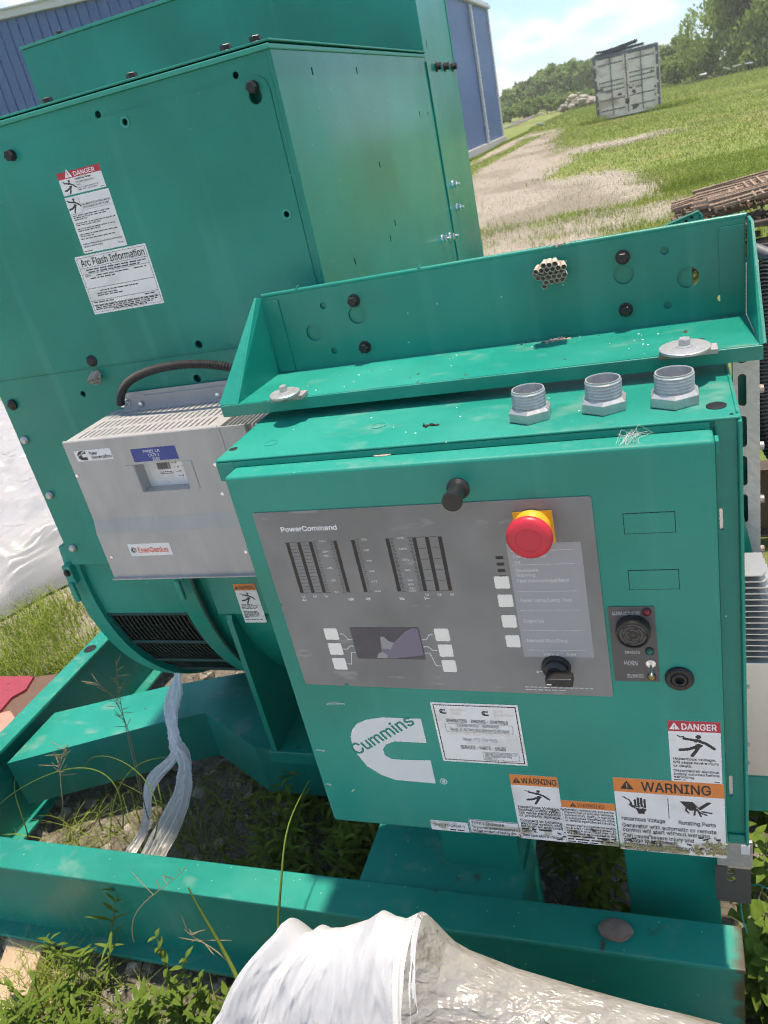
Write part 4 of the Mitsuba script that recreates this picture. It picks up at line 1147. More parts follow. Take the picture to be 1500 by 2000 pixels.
add(rt + '__wall', bx(r4[0], r4[1], 1.05, 1.20, r4[2], r4[3], .008), 'green_paint', 40)
add(rt + '__lip', bx(r4[0], r4[1] + .003, 1.044, 1.0495, r4[2] - .002, r4[3] + .002, .002), 'green_edge', 40)
pz = thing('galvanised_plate', 'galvanised plate with a white tag under the cabinet corner', 'plate')
r5 = (0.026, 0.0772, 0.3802, 0.4363)
add(pz + '__plate', bx(r5[0], r5[1], .93, .936, r5[2], r5[3], .001), 'zinc', 30)
r6 = (0.0607, 0.0733, 0.4104, 0.4296)
add(pz + '__tag', bx(r6[0], r6[1], .9292, .9298, r6[2], r6[3]), 'sticker_white')
r7 = (0.0231, 0.0756, 0.2723, 0.353)
pp = sbox(r7[0], r7[2], r7[1], r7[3])
for k in range(2):
    pp = pp.difference(circ(r7[0] + (.45) * (r7[1] - r7[0]), r7[3] - .010 - .017 * k, .0065))
add(pz + '__perforated_strip', plate(pp, .95, .003), 'dull_steel')
mat('dull_steel', (0.075, 0.072, 0.068), 0.7)
add('black_hose', tube(spline([(0.1587, 1.3, 1.2251), (0.1364, 1.28, 1.2034), (0.1315, 1.26, 1.1642), (0.1252, 1.24, 1.1097), (0.123, 1.22, 1.0538), (0.1269, 1.2, 0.9965), (0.1484, 1.2, 0.9448)], 500), 0.0145 + .0016 * np.sign(np.sin(np.arange(500) * .75)), 14), 'rubber', 35, label='thick ribbed black hose at the right edge behind the tray', cat='hose')
add('grey_pipe', tube([(0.1177, 1.32, 0.9608), (0.1289, 1.31, 0.9691), (0.1602, 1.3, 0.9821)], .016, 14), 'grey_hose', True, label='short grey pipe at the right edge below the ribbed hose', cat='pipe')
add('smooth_hose', tube([(0.1289, 1.45, 1.2127), (0.1415, 1.44, 1.2076), (0.1661, 1.42, 1.1962)], .011, 12), 'grey_hose', True, label='smooth dark hose at the right edge under the rusty mats', cat='hose')
# teal cowl behind the tray
ec = thing('engine_cowl', 'pale teal curved cowl edge peeping over the tray', 'cowl')
e0 = [(-0.0258, 1.5, 1.2547), (0.0014, 1.5, 1.2629), (0.0541, 1.5, 1.2771), (0.0579, 1.5, 1.2707), (0.0598, 1.5, 1.2571), (0.0329, 1.5, 1.2329), (-0.0268, 1.5, 1.2385)]
add(ec + '__rim', slab(np.array(e0), (-.004, .22, -.10)), 'green_edge')
add(ec + '__lip', tube([e0[1], e0[2], e0[3], e0[4]], .003, 6), 'green_paint')
add(ec + '__slot_row', [bx(e0[1][0] + .004 + .009 * k, e0[1][0] + .008 + .009 * k, 1.497, 1.499, e0[1][2] - .012 + .0042 * k, e0[1][2] - .008 + .0042 * k) for k in range(5)], 'dark_void', kind='stuff')

# ------------------------------------------------------------------ wasp nests, litter, stone


def nest_col(p, n, uv):
    return MX((0.24, 0.205, 0.16), (0.48, 0.45, 0.39), FB(p.x * 260, p.y * 260, p.z * 260, 3))


mat('nest_paper', mikit.proc(nest_col), 0.95)
mat('nest_dark', (0.13, 0.105, 0.075), 0.9)


def paper_nest(key, c, w, h, axis, seed, **kw):
    g = np.random.default_rng(seed)
    a, b, n = frame_of(axis)
    r = .0040
    cells, dark = [], []
    for i in range(-8, 9):
        for j in range(-8, 9):
            u, v = (i + .5 * (j % 2)) * r * 1.62, j * r * 1.42
            if (u / (w / 2)) ** 2 + (v / (h / 2)) ** 2 > 1 + .15 * g.normal():
                continue
            d = .014 + (.008 if v * np.sign(b[2]) > 0 else 0) + g.uniform(-.0025, .002) - .004 * ((u / w * 2) ** 2)
            p = np.asarray(c) + a * u + b * v
            cells.append(lathe([(r * .80, -.002), (r * .98, d * .5), (r * 1.02, d), (r * .84, d), (r * .8, d * .72), (0, d * .70)], p, n + a * u * 6 + b * v * 6, hexa=True))
            dark.append(lathe([(r * .82, d * .735), (0, d * .73)], p, n + a * u * 6 + b * v * 6, hexa=True))
    k = add(key, cells, 'nest_paper', **kw)
    add(k + '__cells', dark, 'nest_dark', kind='stuff')
    cap_ = trimesh.creation.icosphere(3, 1.0)
    v = cap_.vertices * np.array([w * .42, .006, h * .42])
    v += (meshkit.fbm(v * 160, 3, seed)[:, None] - .5) * .006
    add(k + '__comb_back', trimesh.Trimesh(v + np.asarray(c) + np.array([0, .001, 0]), cap_.faces, process=False), 'nest_paper')


q = (-0.1442, 1.09, 1.2956)
paper_nest('wasp_nest', (q[0], 1.092, q[2] + .001), .043, .032, (.05, -1, -.15), 5, label='grey paper wasp nest hanging on the tray back wall', cat='nest')
q = (-0.9878, 1.17, 1.2195)
paper_nest('wasp_nest', (q[0], YE - .003, q[2]), .017, .017, (.1, -1, -.5), 6, label='small brown nest below the bolt on the stickered box', cat='nest')
q = (-0.1363, 1.0852, 1.325)
lt = []
g = np.random.default_rng(12)


def crumbs(c, n, sx, sy, size, flat=.5):
    out = []
    for k in range(n):
        m = trimesh.creation.icosphere(0, 1.0)
        s_ = g.uniform(.35, 1) * size
        m.apply_scale((s_ * g.uniform(.6, 1.6), s_ * g.uniform(.6, 1.6), s_ * flat))
        m.apply_transform(trimesh.transformations.rotation_matrix(g.uniform(0, 6.28), g.normal(size=3)))
        m.apply_translation((c[0] + g.normal() * sx, c[1] + g.normal() * sy, c[2] + s_ * flat * .6))
        out.append(m)
    return out


add('nest_scrap', crumbs((q[0] + .001, TY1 + .001, topz + .003), 26, .010, .0015, .0030), 'nest_paper', label='torn nest remains on the rim above the wasp nest', cat='debris')
q = (-0.1461, 1.0964, 1.2)
add('nest_litter', crumbs((q[0], q[1] - .003, TZ), 90, .011, .004, .0019), 'nest_paper', label='crumbs of nest and dirt on the tray floor', cat='debris', kind='stuff')
add('nest_litter', crumbs((q[0] - .006, q[1] - .002, TZ), 60, .014, .005, .0014), 'dark_dirt', label='dark crumbs among the nest litter on the tray floor', cat='debris', kind='stuff')
q = (-0.2864, 0.8872, 1.169)
add('dirt_clump', crumbs((q[0], q[1], BZ1), 16, .006, .002, .0028), 'dark_dirt', label='small dark dropping on the cabinet top', cat='debris')
q = (-0.3335, 0.8315, 1.158)
add('paint_blister', zplate(affinity.scale(circ(q[0], q[1], .010), 1.15, .42), dz1 + .0001, .0008), 'nest_paper', label='tan blister on the top edge of the door', cat='mark')
fs = []
for k in range(24):
    q = (g.uniform(-.5, .05), g.uniform(.98, 1.10))
    r_ = g.uniform(.0005, .0016)
    fs.append(lathe([(r_, .0002), (r_ * .8, .0006), (0, .0006)], (q[0], q[1], TZ), ZV, 7))
for k in range(14):
    q = (g.uniform(-.5, .05), g.uniform(.845, .95))
    r_ = g.uniform(.0004, .0016)
    fs.append(lathe([(r_, .0002), (r_ * .8, .0006), (0, .0006)], (q[0], q[1], BZ1), ZV, 7))
add('droppings', fs, 'sticker_white', label='tiny white droppings dotted over tray and cabinet top', cat='debris', kind='stuff')
# spider web tuft on the door's top edge
wb = []
q = (-0.0459, 0.8308, 1.158)
for k in range(26):
    a0, a1 = g.normal(0, .009), g.normal(0, .010)
    wb.append(tube([(q[0] + a0, .802 + abs(g.normal(0, .006)), dz1 + .0006), (q[0] + (a0 + a1) / 2, .815 + g.normal(0, .006), dz1 + .004 + abs(g.normal(0, .004))), (q[0] + a1 + .004, .83 + g.normal(0, .004), dz1 + .0008)], .00016, 3, False))
add('spider_web', wb, 'web_silk', label='small white spider web on the door top', cat='web')
mat('web_silk', (0.6, 0.6, 0.6), 0.6)
q = (-0.1345, 0.8762, 0.26)
m = trimesh.creation.icosphere(3, 1.0)
v = m.vertices * np.array([.027, .019, .012]) * (1 + .5 * (meshkit.fbm(m.vertices * 1.7 + 3, 3, 2)[:, None] - .5))
add('stone', trimesh.Trimesh(v + np.array([q[0], .876, .268]), m.faces, process=False), 'stone_brown', True, label='brown stone lying on the near beam', cat='stone')


def stone_col(p, n, uv):
    return MX((0.13, 0.095, 0.08), (0.24, 0.19, 0.165), FB(p.x * 90, p.y * 90, p.z * 90, 3))


mat('stone_brown', mikit.proc(stone_col), 0.9)

# ------------------------------------------------------------------ ground
ELL = [(-2.6, 14.6, 2.2, 3.2, 1.0), (-0.75, 12.9, 0.95, 1.15, .95), (-3.3, 20.5, 1.15, 6.0, 1.0), (-4.45, 32.0, 0.62, 10.0, 1.0), (-6.05, 37.0, 0.36, 8.0, .9), (-1.6, 24.5, 1.7, 1.4, .55), (-5.2, 41.5, .9, 2.0, .8), (-1.1, 10.6, 1.6, .7, .45), (-3.6, 5.5, 3.0, 2.6, .9)]


ELL += [(-2.35, 2.45, .55, .36, 1.0), (-2.9, 1.9, .7, .3, .6), (-1.9, 9.3, 1.3, .8, .6), (-4.0, 26.0, .95, 6.0, 1.0)]


def track(x, y, mx, n):
    m = 0 * x - 3.0
    for cx, cy, rx, ry, w in ELL:
        d = ((x - cx) / rx) * ((x - cx) / rx) + ((y - cy) / ry) * ((y - cy) / ry)
        m = mx(m, w - d * w)
    return m + (n - .5) * 1.5


def gh(x, y):
    q = ((x + .5) / 3.0) ** 4 + ((y - 1.3) / 2.4) ** 4
    base = -.055 * np.exp(-q)
    p3 = np.stack([x, y, 0 * x], -1)
    near = np.exp(-((x / 6) ** 2 + ((y - 2) / 6) ** 2))
    return base + near * (.05 * (meshkit.fbm(p3 * 2.3, 4, 1) - .5) + .022 * (meshkit.fbm(p3 * 11, 3, 2) - .5)) + .10 * (meshkit.fbm(p3 * .18, 3, 4) - .5) * np.clip((y - 6) / 10, 0, 1)


def ground_color(p, n, uv):
    x, y = p.x, p.y
    nn = FB(x * 1.1, y * 0.55, 1.0, 4)
    n3 = FB(x * 3.3, y * 1.9, 6.0, 4)
    n2 = FB(x * 9, y * 9, 2.0, 4)
    t = SS(-.35, .45, track(x, y, dr.maximum, nn) + .26 + (n3 - .5) * 1.3)
    grass = MX((0.085, 0.125, 0.028), (0.17, 0.20, 0.062), n2)
    dry = SS(.5, .72, FB(x * .8 + 8, y * .5, 3.0, 3))
    grass = MX(grass, (0.20, 0.175, 0.085), dry * .5)
    a, b, w = mikit.voronoi(x * 26, y * 26)
    gravel = MX((0.19, 0.170, 0.140), (0.30, 0.272, 0.230), w * .6 + n2 * .4)
    gravel = MX(gravel, (0.13, 0.115, 0.085), SS(.48, .75, FB(x * .7 + 3, y * .4, 9.0, 4)) * .6) * (0.72 + 0.28 * SS(0.0, .16, b - a))
    c = MX(grass, gravel, t)
    pale = MX((0.30, 0.28, 0.245), (0.46, 0.44, 0.40), w * .6 + n2 * .4) * (0.75 + 0.25 * SS(0.0, .16, b - a))
    c = MX(c, pale, SS(.62, .30, y + (n2 - .5) * .4) * SS(-9.0, -6.0, y) * SS(9.0, 6.0, dr.abs(x)))
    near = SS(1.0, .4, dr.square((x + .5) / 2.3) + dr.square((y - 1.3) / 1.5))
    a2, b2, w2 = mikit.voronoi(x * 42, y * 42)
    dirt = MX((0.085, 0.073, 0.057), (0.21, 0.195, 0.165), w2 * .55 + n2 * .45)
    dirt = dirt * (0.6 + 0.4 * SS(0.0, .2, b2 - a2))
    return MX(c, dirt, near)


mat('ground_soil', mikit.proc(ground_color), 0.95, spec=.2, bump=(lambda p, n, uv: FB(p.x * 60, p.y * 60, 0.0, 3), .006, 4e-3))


def spaced(lo, hi, step, out):
    a = np.arange(lo, hi, step)
    e, s_ = [], step
    while sum(e) < out:
        s_ *= 1.22
        e.append(s_)
    c = np.cumsum(e)
    return np.concatenate([lo - c[::-1], a, hi + c])


gxs, gys = spaced(-4, 2.5, .045, 420), spaced(0, 4.5, .045, 420)
GX, GY = np.meshgrid(gxs, gys, indexing='ij')
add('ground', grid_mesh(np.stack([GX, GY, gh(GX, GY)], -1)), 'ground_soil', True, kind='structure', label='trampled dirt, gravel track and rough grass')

# pebbles inside and round the skid
base = trimesh.creation.icosphere(0, 1.0)
bv, bf = np.array(base.vertices), np.array(base.faces)


def pebbles(n, area, smin, smax, seed):
    g = np.random.default_rng(seed)
    V, F = [], []
    for k in range(n):
        x, y = g.uniform(area[0], area[1]), g.uniform(area[2], area[3])
        s_ = smin * (smax / smin) ** (g.uniform(0, 1) ** 2)
        M_ = trimesh.transformations.random_rotation_matrix(g.uniform(size=3))[:3, :3]
        v = (bv * (1 + .25 * g.normal(size=(12, 1)).clip(-1, 1)) * s_ * np.array([1.2, 1, .7])) @ M_.T
        V.append(v + np.array([x, y, 0]))
        F.append(bf + 12 * k)
    V = np.vstack(V)
    c = V.reshape(n, 12, 3).mean(1)
    z = gh(c[:, 0], c[:, 1])
    V[:, 2] += np.repeat(z + .003, 12)
    return trimesh.Trimesh(V, np.vstack(F), process=False)


def pebble_col(p, n, uv):
    a, b, w = mikit.voronoi(p.x * 30, p.y * 30)
    return MX((0.15, 0.13, 0.105), (0.36, 0.34, 0.30), w)


mat('pebble', mikit.proc(pebble_col), 0.9)
add('pebbles', pebbles(2600, (-1.8, .3, .6, 2.2), .004, .022, 4), 'pebble', label='loose grey pebbles strewn under and around the machine', cat='pebbles', kind='stuff')

# ------------------------------------------------------------------ grass


def blades(xy, h0, h1, w0, lean, seed, seg=2):
    """Grass blades at the points xy as bent slivers."""
    g = np.random.default_rng(seed)
    n = len(xy)
    h = g.uniform(h0, h1, n) * g.uniform(.6, 1, n)
    a, b = g.uniform(0, 2 * np.pi, n), g.uniform(0, 2 * np.pi, n)
    d = np.stack([np.cos(a), np.sin(a), np.zeros(n)], 1) * (g.uniform(.1, 1, n) * lean * h)[:, None]
    s_ = np.stack([np.cos(b), np.sin(b), np.zeros(n)], 1) * (w0 * g.uniform(.6, 1.3, n))[:, None]
    p0 = np.stack([xy[:, 0], xy[:, 1], gh(xy[:, 0], xy[:, 1]) - .004], 1)
    rows = []
    for k in range(seg + 1):
        t = k / seg
        c = p0 + d * t * t + np.stack([0 * h, 0 * h, h * (t - .25 * lean * t * t)], 1)
        wd = (1 - t) if k else 1.0
        rows += [c - s_ * wd, c + s_ * wd] if k < seg else [c]
    per = 2 * seg + 1
    V = np.stack(rows, 1).reshape(-1, 3)
    f = []
    for k in range(seg - 1):
        f += [(2 * k, 2 * k + 1, 2 * k + 3), (2 * k, 2 * k + 3, 2 * k + 2)]
    f.append((2 * seg - 2, 2 * seg - 1, 2 * seg))
    F = (np.array(f)[None] + (np.arange(n) * per)[:, None, None]).reshape(-1, 3)
    return trimesh.Trimesh(V, F, process=False)


def thin_leaf(name, color, trans=.8, rough=.5):
    scene[name] = {'type': 'principledthin', 'base_color': color if isinstance(color, dict) else RGB(*color), 'roughness': rough, 'diff_trans': trans, 'spec_trans': 0.0, 'eta': 1.4}
    return name


def grass_col(p, n, uv):
    b = FB(p.x * .9, p.y * .5, 4.0, 3)
    r_ = mikit.cell_rand(dr.floor(p.x * 40), dr.floor(p.y * 40), 0)
    c = MX((0.18, 0.27, 0.036), (0.35, 0.42, 0.090), b * .5 + r_ * .5)
    dry = SS(.55, .8, FB(p.x * .6 + 11, p.y * .45 + 3, 5.0, 3)) * .55 + SS(.86, .98, r_) * .6
    return MX(c, (0.34, 0.30, 0.15), dr.minimum(dry, .9))


thin_leaf('grass_blade', mikit.proc(grass_col), .7)


def field_points(n, y0, y1, seed, left=-.42, right=.155):
    g = np.random.default_rng(seed)
    y = np.sqrt(g.uniform(y0 ** 2, y1 ** 2, n))
    x = y * g.uniform(left, right, n) + .2
    x = np.maximum(x, -6.6)
    nn = meshkit.fbm(np.stack([x * 1.1, y * .55, np.ones(n)], -1), 4, 0)
    t = track(x, y, np.maximum, nn)
    cl = meshkit.fbm(np.stack([x * 3, y * 3, np.ones(n)], -1), 3, 7)
    keep = (g.uniform(0, 1, n) > np.clip((t + .45) / .95, 0, .965)) & (g.uniform(0, 1, n) < .35 + 1.1 * cl)
    return np.stack([x, y], 1)[keep]


add('field_grass', blades(field_points(110000, 5.5, 16, 1), .05, .15, .0035, .8, 2), 'grass_blade', label='rough green grass on the near part of the field', cat='grass', kind='stuff')
add('field_grass', blades(field_points(110000, 16, 48, 3), .05, .14, .010, .8, 4, 1), 'grass_blade', label='green grass out to the container', cat='grass', kind='stuff')
add('field_grass', blades(field_points(70000, 48, 125, 5, -.2), .12, .32, .028, .8, 6, 1), 'grass_blade', label='far grass up to the trees', cat='grass', kind='stuff')
g = np.random.default_rng(17)


def tuft_points(n, spots, seed):
    g = np.random.default_rng(seed)
    k = g.integers(0, len(spots), n)
    s_ = np.array(spots)[k]
    return s_[:, :2] + g.normal(size=(n, 2)) * s_[:, 2:3]


tl = tuft_points(3000, [(-2.36, 1.95, .12), (-2.12, 2.0, .08), (-2.55, 1.88, .12), (-2.45, 1.82, .10), (-2.2, 1.86, .08), (-2.62, 2.2, .10), (-2.5, 2.12, .10)], 5)
tl = tl[(tl[:, 0] < -1.86)]
add('grass_clump', blades(tl, .07, .21, .0024, 1.1, 8, 3), 'grass_blade', label='green grass clump between white sheet and left beam', cat='grass', kind='stuff')
ti = tuft_points(1500, [(-1.45, 1.2, .16), (-1.2, 1.05, .16), (-.9, 1.2, .2), (-1.55, 1.0, .08), (-.7, 1.05, .12), (-1.1, 1.4, .14)], 6)
ti = ti[(ti[:, 1] > .93)]
add('skid_grass', blades(ti, .06, .24, .0024, 1.6, 9, 4), 'grass_blade', label='thin grass growing through inside the skid', cat='grass', kind='stuff')
tf = tuft_points(2600, [(-1.15, .72, .2), (-.85, .70, .12), (-1.4, .74, .08)], 7)
tf = tf[tf[:, 1] < .82]
add('front_grass', blades(tf, .05, .16, .0022, 1.3, 10, 3), 'grass_blade', label='thin grass in front of the near beam', cat='grass', kind='stuff')
tr2 = tuft_points(500, [(.16, .98, .08), (.12, 1.2, .08), (.3, 1.5, .2)], 8)
tr2 = tr2[tr2[:, 0] > .07]
add('right_grass', blades(tr2, .04, .14, .0022, 1.3, 11, 3), 'grass_blade', label='thin grass at the lower right corner', cat='grass', kind='stuff')


# single long stalks that stand out against the beam
def stalk(path, w, mname, label, heads=0, seed=0, group=None):
    p = spline(path, 26)
    t = np.linspace(0, 1, 26)
    k = add('grass_stalk', tube(p, w * (1 - .75 * t) + .0003, 5), mname, True, label=label, cat='grass stalk', group=group)
    if heads:
        g = np.random.default_rng(seed)
        hs = []
        for i in range(heads):
            q = p[int(14 + 11 * i / heads)]
            d = g.normal(size=3) * (.022, .012, .012) + np.array([0, 0, .016])
            hs.append(tube([q, q + d * .6, q + d], [.0006, .0011, .0004], 4))
        add(k + '__seed_head', hs, 'dry_stalk')


thin_leaf('green_stalk', (0.15, 0.22, 0.05), .4)
mat('dry_stalk', (0.20, 0.175, 0.10), 0.8)
stalk([(-0.6838, 0.74, 0.3113), (-0.6811, 0.76, 0.3509), (-0.6681, 0.79, 0.4206), (-0.6678, 0.83, 0.4587), (-0.6719, 0.9, 0.4688), (-0.6658, 0.95, 0.476)], .0026, 'green_stalk', 'tall green stalk rising past the near beam beside the white bag')
stalk([(-0.7852, 0.72, 0.1977), (-0.8081, 0.74, 0.2306), (-0.8405, 0.76, 0.3064), (-0.8586, 0.77, 0.3803)], .0046, 'green_stalk', 'broad leaning blade against the near beam')
stalk([(-1.0414, 0.76, 0.2066), (-1.0121, 0.77, 0.2827), (-0.9424, 0.78, 0.3451), (-0.8744, 0.8, 0.3971)], .0011, 'dry_stalk', 'thin dry stalk crossing the near beam top', 6, 2)
stalk([(-0.8077, 0.74, 0.2191), (-0.8404, 0.75, 0.2407), (-0.879, 0.76, 0.2472), (-0.9129, 0.77, 0.2569)], .0012, 'dry_stalk', 'short dry seed stalk under the broad blade', 9, 3)
stalk([(-1.2482, 1.1, 0.2105), (-1.2585, 1.15, 0.3573), (-1.2789, 1.2, 0.4544), (-1.2664, 1.22, 0.5305)], .0012, 'dry_stalk', 'upright seed head in front of the brace', 22, 4)
stalk([(-1.2535, 1.1, 0.1414), (-1.2608, 1.15, 0.3086), (-1.3109, 1.2, 0.4501), (-1.3927, 1.22, 0.4624)], .0012, 'dry_stalk', 'seed stalk bending left in front of the brace', 16, 5)
stalk([(-1.3899, 1, 0.2519), (-1.3632, 1.02, 0.3473), (-1.3483, 1.04, 0.3994), (-1.3262, 1.05, 0.4224)], .0011, 'dry_stalk', 'feathery seed head low at the brace left end', 26, 6)
stalk([(-1.227, 1, 0.2221), (-1.2322, 1.02, 0.3745), (-1.3616, 1.03, 0.3611), (-1.6197, 1.03, 0.2246)], .0014, 'green_stalk', 'long arching blade reaching the left edge')
stalk([(-1.1519, 1, 0.1991), (-1.1575, 1.05, 0.3356), (-1.2527, 1.08, 0.3604), (-1.3768, 1.1, 0.2987)], .0014, 'green_stalk', 'arching blade over the gravel inside the skid')
stalk([(-1.2803, 1, 0.182), (-1.2668, 1.05, 0.2613), (-1.2039, 1.08, 0.3329), (-1.1136, 1.1, 0.3518)], .0014, 'green_stalk', 'blade arching right behind the plastic strip')
stalk([(-1.4756, 0.95, 0.1963), (-1.4615, 0.96, 0.2708), (-1.4619, 0.97, 0.3252), (-1.4451, 0.98, 0.3802)], .0016, 'green_stalk', 'short upright blade near the left edge')

# ------------------------------------------------------------------ leafy weeds


def leaf_col(p, n, uv):
    r_ = N(p.x * 50, p.y * 50, p.z * 50)
    return MX((0.085, 0.15, 0.022), (0.19, 0.27, 0.055), r_)


thin_leaf('weed_leaf', mikit.proc(leaf_col), .7, .35)


def lance(p, d, L, W, up, g):
    d = d / np.linalg.norm(d)
    s_ = np.cross(d, up)
    s_ /= np.linalg.norm(s_) + 1e-9
    n = np.cross(s_, d)
    ts = np.array([0, .18, .42, .68, .88, 1])
    ws = np.array([.12, .70, 1, .72, .32, 0]) * W / 2
    cv = g.uniform(.1, .35) * L
    V, F = [], []
    for t, w in zip(ts, ws):
        c = p + d * L * t - n * cv * t * t
        V += [c - s_ * w + n * w * .35, c, c + s_ * w + n * w * .35]
    for i in range(5):
        for j in range(2):
            a = i * 3 + j
            F += [(a, a + 1, a + 4), (a, a + 4, a + 3)]
    return trimesh.Trimesh(np.array(V), np.array(F), process=False)


def weed(x, y, h, stems, L, W, seed, label, group):
    g = np.random.default_rng(seed)
    k = thing('leafy_weed', label, 'weed', group)
    z = float(gh(np.array([x]), np.array([y]))[0])
    ls, ss = [], []
    for s_ in range(stems):
        a = g.uniform(0, 6.28)
        hh = h * g.uniform(.55, 1.05)
        tip = np.array([x + math.cos(a) * hh * g.uniform(.15, .55), y + math.sin(a) * hh * g.uniform(.15, .5), z + hh])
        b0 = np.array([x + g.normal() * .012, y + g.normal() * .012, z])
        path = spline([b0, (b0 + tip) / 2 + np.array([g.normal() * .012, g.normal() * .012, .02]), tip], 9)
        ss.append(tube(path, np.linspace(.0019, .0008, 9), 4, False))
        nodes = int(4 + hh / .03)
        for i in range(nodes):
            t = .12 + .88 * i / (nodes - 1)
            q = path[min(8, int(t * 8))] * (1 - (t * 8) % 1) + path[min(8, int(t * 8) + 1)] * ((t * 8) % 1)
            b = g.uniform(0, 6.28)
            for sgn in (0, math.pi):
                d = np.array([math.cos(b + sgn), math.sin(b + sgn), g.uniform(-.1, .75) + .5 * (t > .85)])
                ls.append(lance(q, d, L * g.uniform(.55, 1.1) * (1 - .3 * (t > .8)), W * g.uniform(.7, 1.1), np.array([0, 0, 1.0]), g))
    add(k + '__leaves', ls, 'weed_leaf', True, kind='stuff')
    add(k + '__stem', ss, 'weed_stem', True)


mat('weed_stem', (0.10, 0.12, 0.04), 0.6)
g = np.random.default_rng(40)
fl_ = 'leafy green weed in the clump in front of the near beam'
for i in range(19):
    weed(g.uniform(-1.40, -.86), g.uniform(.60, .795), g.uniform(.10, .23), 3, g.uniform(.035, .06), g.uniform(.008, .013), 100 + i, fl_, 'weeds in front of the near beam')
il = 'leafy weed in the shade inside the skid beside the cabinet'
for i in range(32):
    weed(g.uniform(-1.15, -.60), g.uniform(.97, 1.40), g.uniform(.10, .22), 3, .058, .013, 200 + i, il, 'weeds inside the skid')
bl = 'dark leafy weed between the two pedestal legs'
for i in range(7):
    weed(g.uniform(-.29, -.13), g.uniform(1.08, 1.3), g.uniform(.12, .24), 3, .05, .014, 300 + i, bl, 'weeds between the pedestal legs')
rl_ = 'broad leaved weed past the rusty end of the near beam'
for i in range(16):
    weed(g.uniform(.085, .17), g.uniform(.78, 1.08), g.uniform(.10, .22), 3, .048, .022, 400 + i, rl_, 'weeds at the right edge')
for i in range(9):
    weed(g.uniform(.10, .2), g.uniform(1.1, 1.5), g.uniform(.08, .16), 3, .05, .02, 450 + i, rl_, 'weeds at the right edge')
add('wire', tube(spline([(.072, 1.0, .13), (0.082, 1, 0.2564), (0.0956, 0.98, 0.2801), (.12, .97, .12)], 20), .0015, 6), 'green_edge', True, label='thin teal wire at the lower right edge', cat='wire')

# ------------------------------------------------------------------ timber, red steel, tarp, plastic strip


def wood_col(p, n, uv):
    gr = FB(p.x * 70 + 3 * N(p.x * 9, p.y * 3, p.z * 9), p.y * 5, p.z * 70, 4)
    c = MX((0.30, 0.21, 0.135), (0.55, 0.43, 0.31), gr)
    return MX(c, (0.16, 0.11, 0.075), SS(.62, .75, FB(p.x * 14, p.y * 4, p.z * 14, 3)) * .6)


mat('raw_wood', mikit.proc(wood_col), 0.8)
tm = bx(-.048, .048, -.34, .09, -.095, 0, .003)
tm.apply_transform(trimesh.transformations.rotation_matrix(math.radians(24), (0, 0, 1)))
tm.apply_translation((-1.475, .80, -.004))
add('timber_block', tm, 'raw_wood', 30, label='pale timber block under the near beam at lower left', cat='timber')
tm = bx(-.05, .05, -.2, .16, -.06, 0, .003)
tm.apply_transform(trimesh.transformations.rotation_matrix(math.radians(10), (0, 0, 1)))
tm.apply_translation((-1.335, .66, -.045))
add('timber_block', tm, 'raw_wood', 30, label='lower pale board beside the timber block', cat='timber')


def red_col(p, n, uv):
    ch_ = SS(.60, .63, FB(p.x * 16, p.y * 16, p.z * 16, 4))
    return MX((0.26, 0.035, 0.055), (0.035, 0.016, 0.012), ch_)


mat('chipped_red', mikit.proc(red_col), 0.6)
mat('rust_brown', (0.125, 0.075, 0.055), 0.85)


def salmon_col(p, n, uv):
    return MX((0.52, 0.23, 0.18), (0.30, 0.10, 0.08), SS(.5, .66, FB(p.x * 20, p.y * 20, p.z * 20, 3)))


mat('salmon', mikit.proc(salmon_col), 0.8)
rp = [(-2.3965, 1.6547), (-2.115, 1.6699), (-2.0918, 1.6006), (-2.1166, 1.5578), (-2.1066, 1.4928), (-2.1399, 1.3673)]
add('steel_plate', zplate(Polygon(rp).buffer(-.004).buffer(.004), -.02, .12), 'chipped_red', label='chipped red painted steel plate beyond the left beam', cat='plate')
rp = [(-2.1167, 1.6768), (-2.0379, 1.696), (-1.9913, 1.439), (-2.0392, 1.4173), (-2.0745, 1.3159), (-2.135, 1.3785), (-2.1174, 1.4987), (-2.123, 1.5642), (-2.0981, 1.6071)]
add('steel_bar', zplate(Polygon(rp).buffer(0), -.02, .11), 'rust_brown', label='brown rusty bar between red plate and left beam', cat='bar')
rp = [(-2.1288, 1.4347), (-2.0358, 1.4737), (-1.9837, 1.4386), (-1.9763, 1.3929), (-2.0268, 1.3271)]
add('brick', zplate(Polygon(rp), -.02, .14), 'salmon', label='salmon coloured block at the left edge beside the beam', cat='block')


def ridged(p, oct_, seed):
    o, a = 0, .5
    for k in range(oct_):
        o = o + a * (1 - np.abs(2 * meshkit.noise(p * 2 ** k, seed + k) - 1))
        a *= .55
    return o


tx_, ty_ = np.linspace(-7.2, -2.0, 230), np.linspace(0, 1, 200)
TX, TV = np.meshgrid(tx_, ty_, indexing='ij')
fe = np.interp(TX, [-7.2, -3.6, -3.2, -2.79, -2.68, -2.55, -2.0], [.6, 1.55, 1.85, 2.19, 2.44, 2.62, 2.8]) + .05 * (meshkit.fbm(np.stack([TX * 9, TX * 0, TX * 0], -1), 3, 3) - .5)
TY = fe + TV * (5.1 - fe)
p3 = np.stack([TX + .2 * meshkit.noise(np.stack([TX, TY, TX * 0], -1) * 3, 9), TY, TX * 0], -1)
edge = np.clip(np.minimum(TV, 1 - TV) / .10, 0, 1)
TZ_ = gh(TX, TY) + .012 + edge ** .6 * (.10 + .20 * meshkit.fbm(p3 * .9, 2, 5) + .16 * (ridged(p3 * 2.2, 5, 2) - .5) + .05 * (ridged(p3 * 9, 3, 8) - .5))
mat('tarp_white', (0.33, 0.335, 0.35), 0.38, spec=.5)
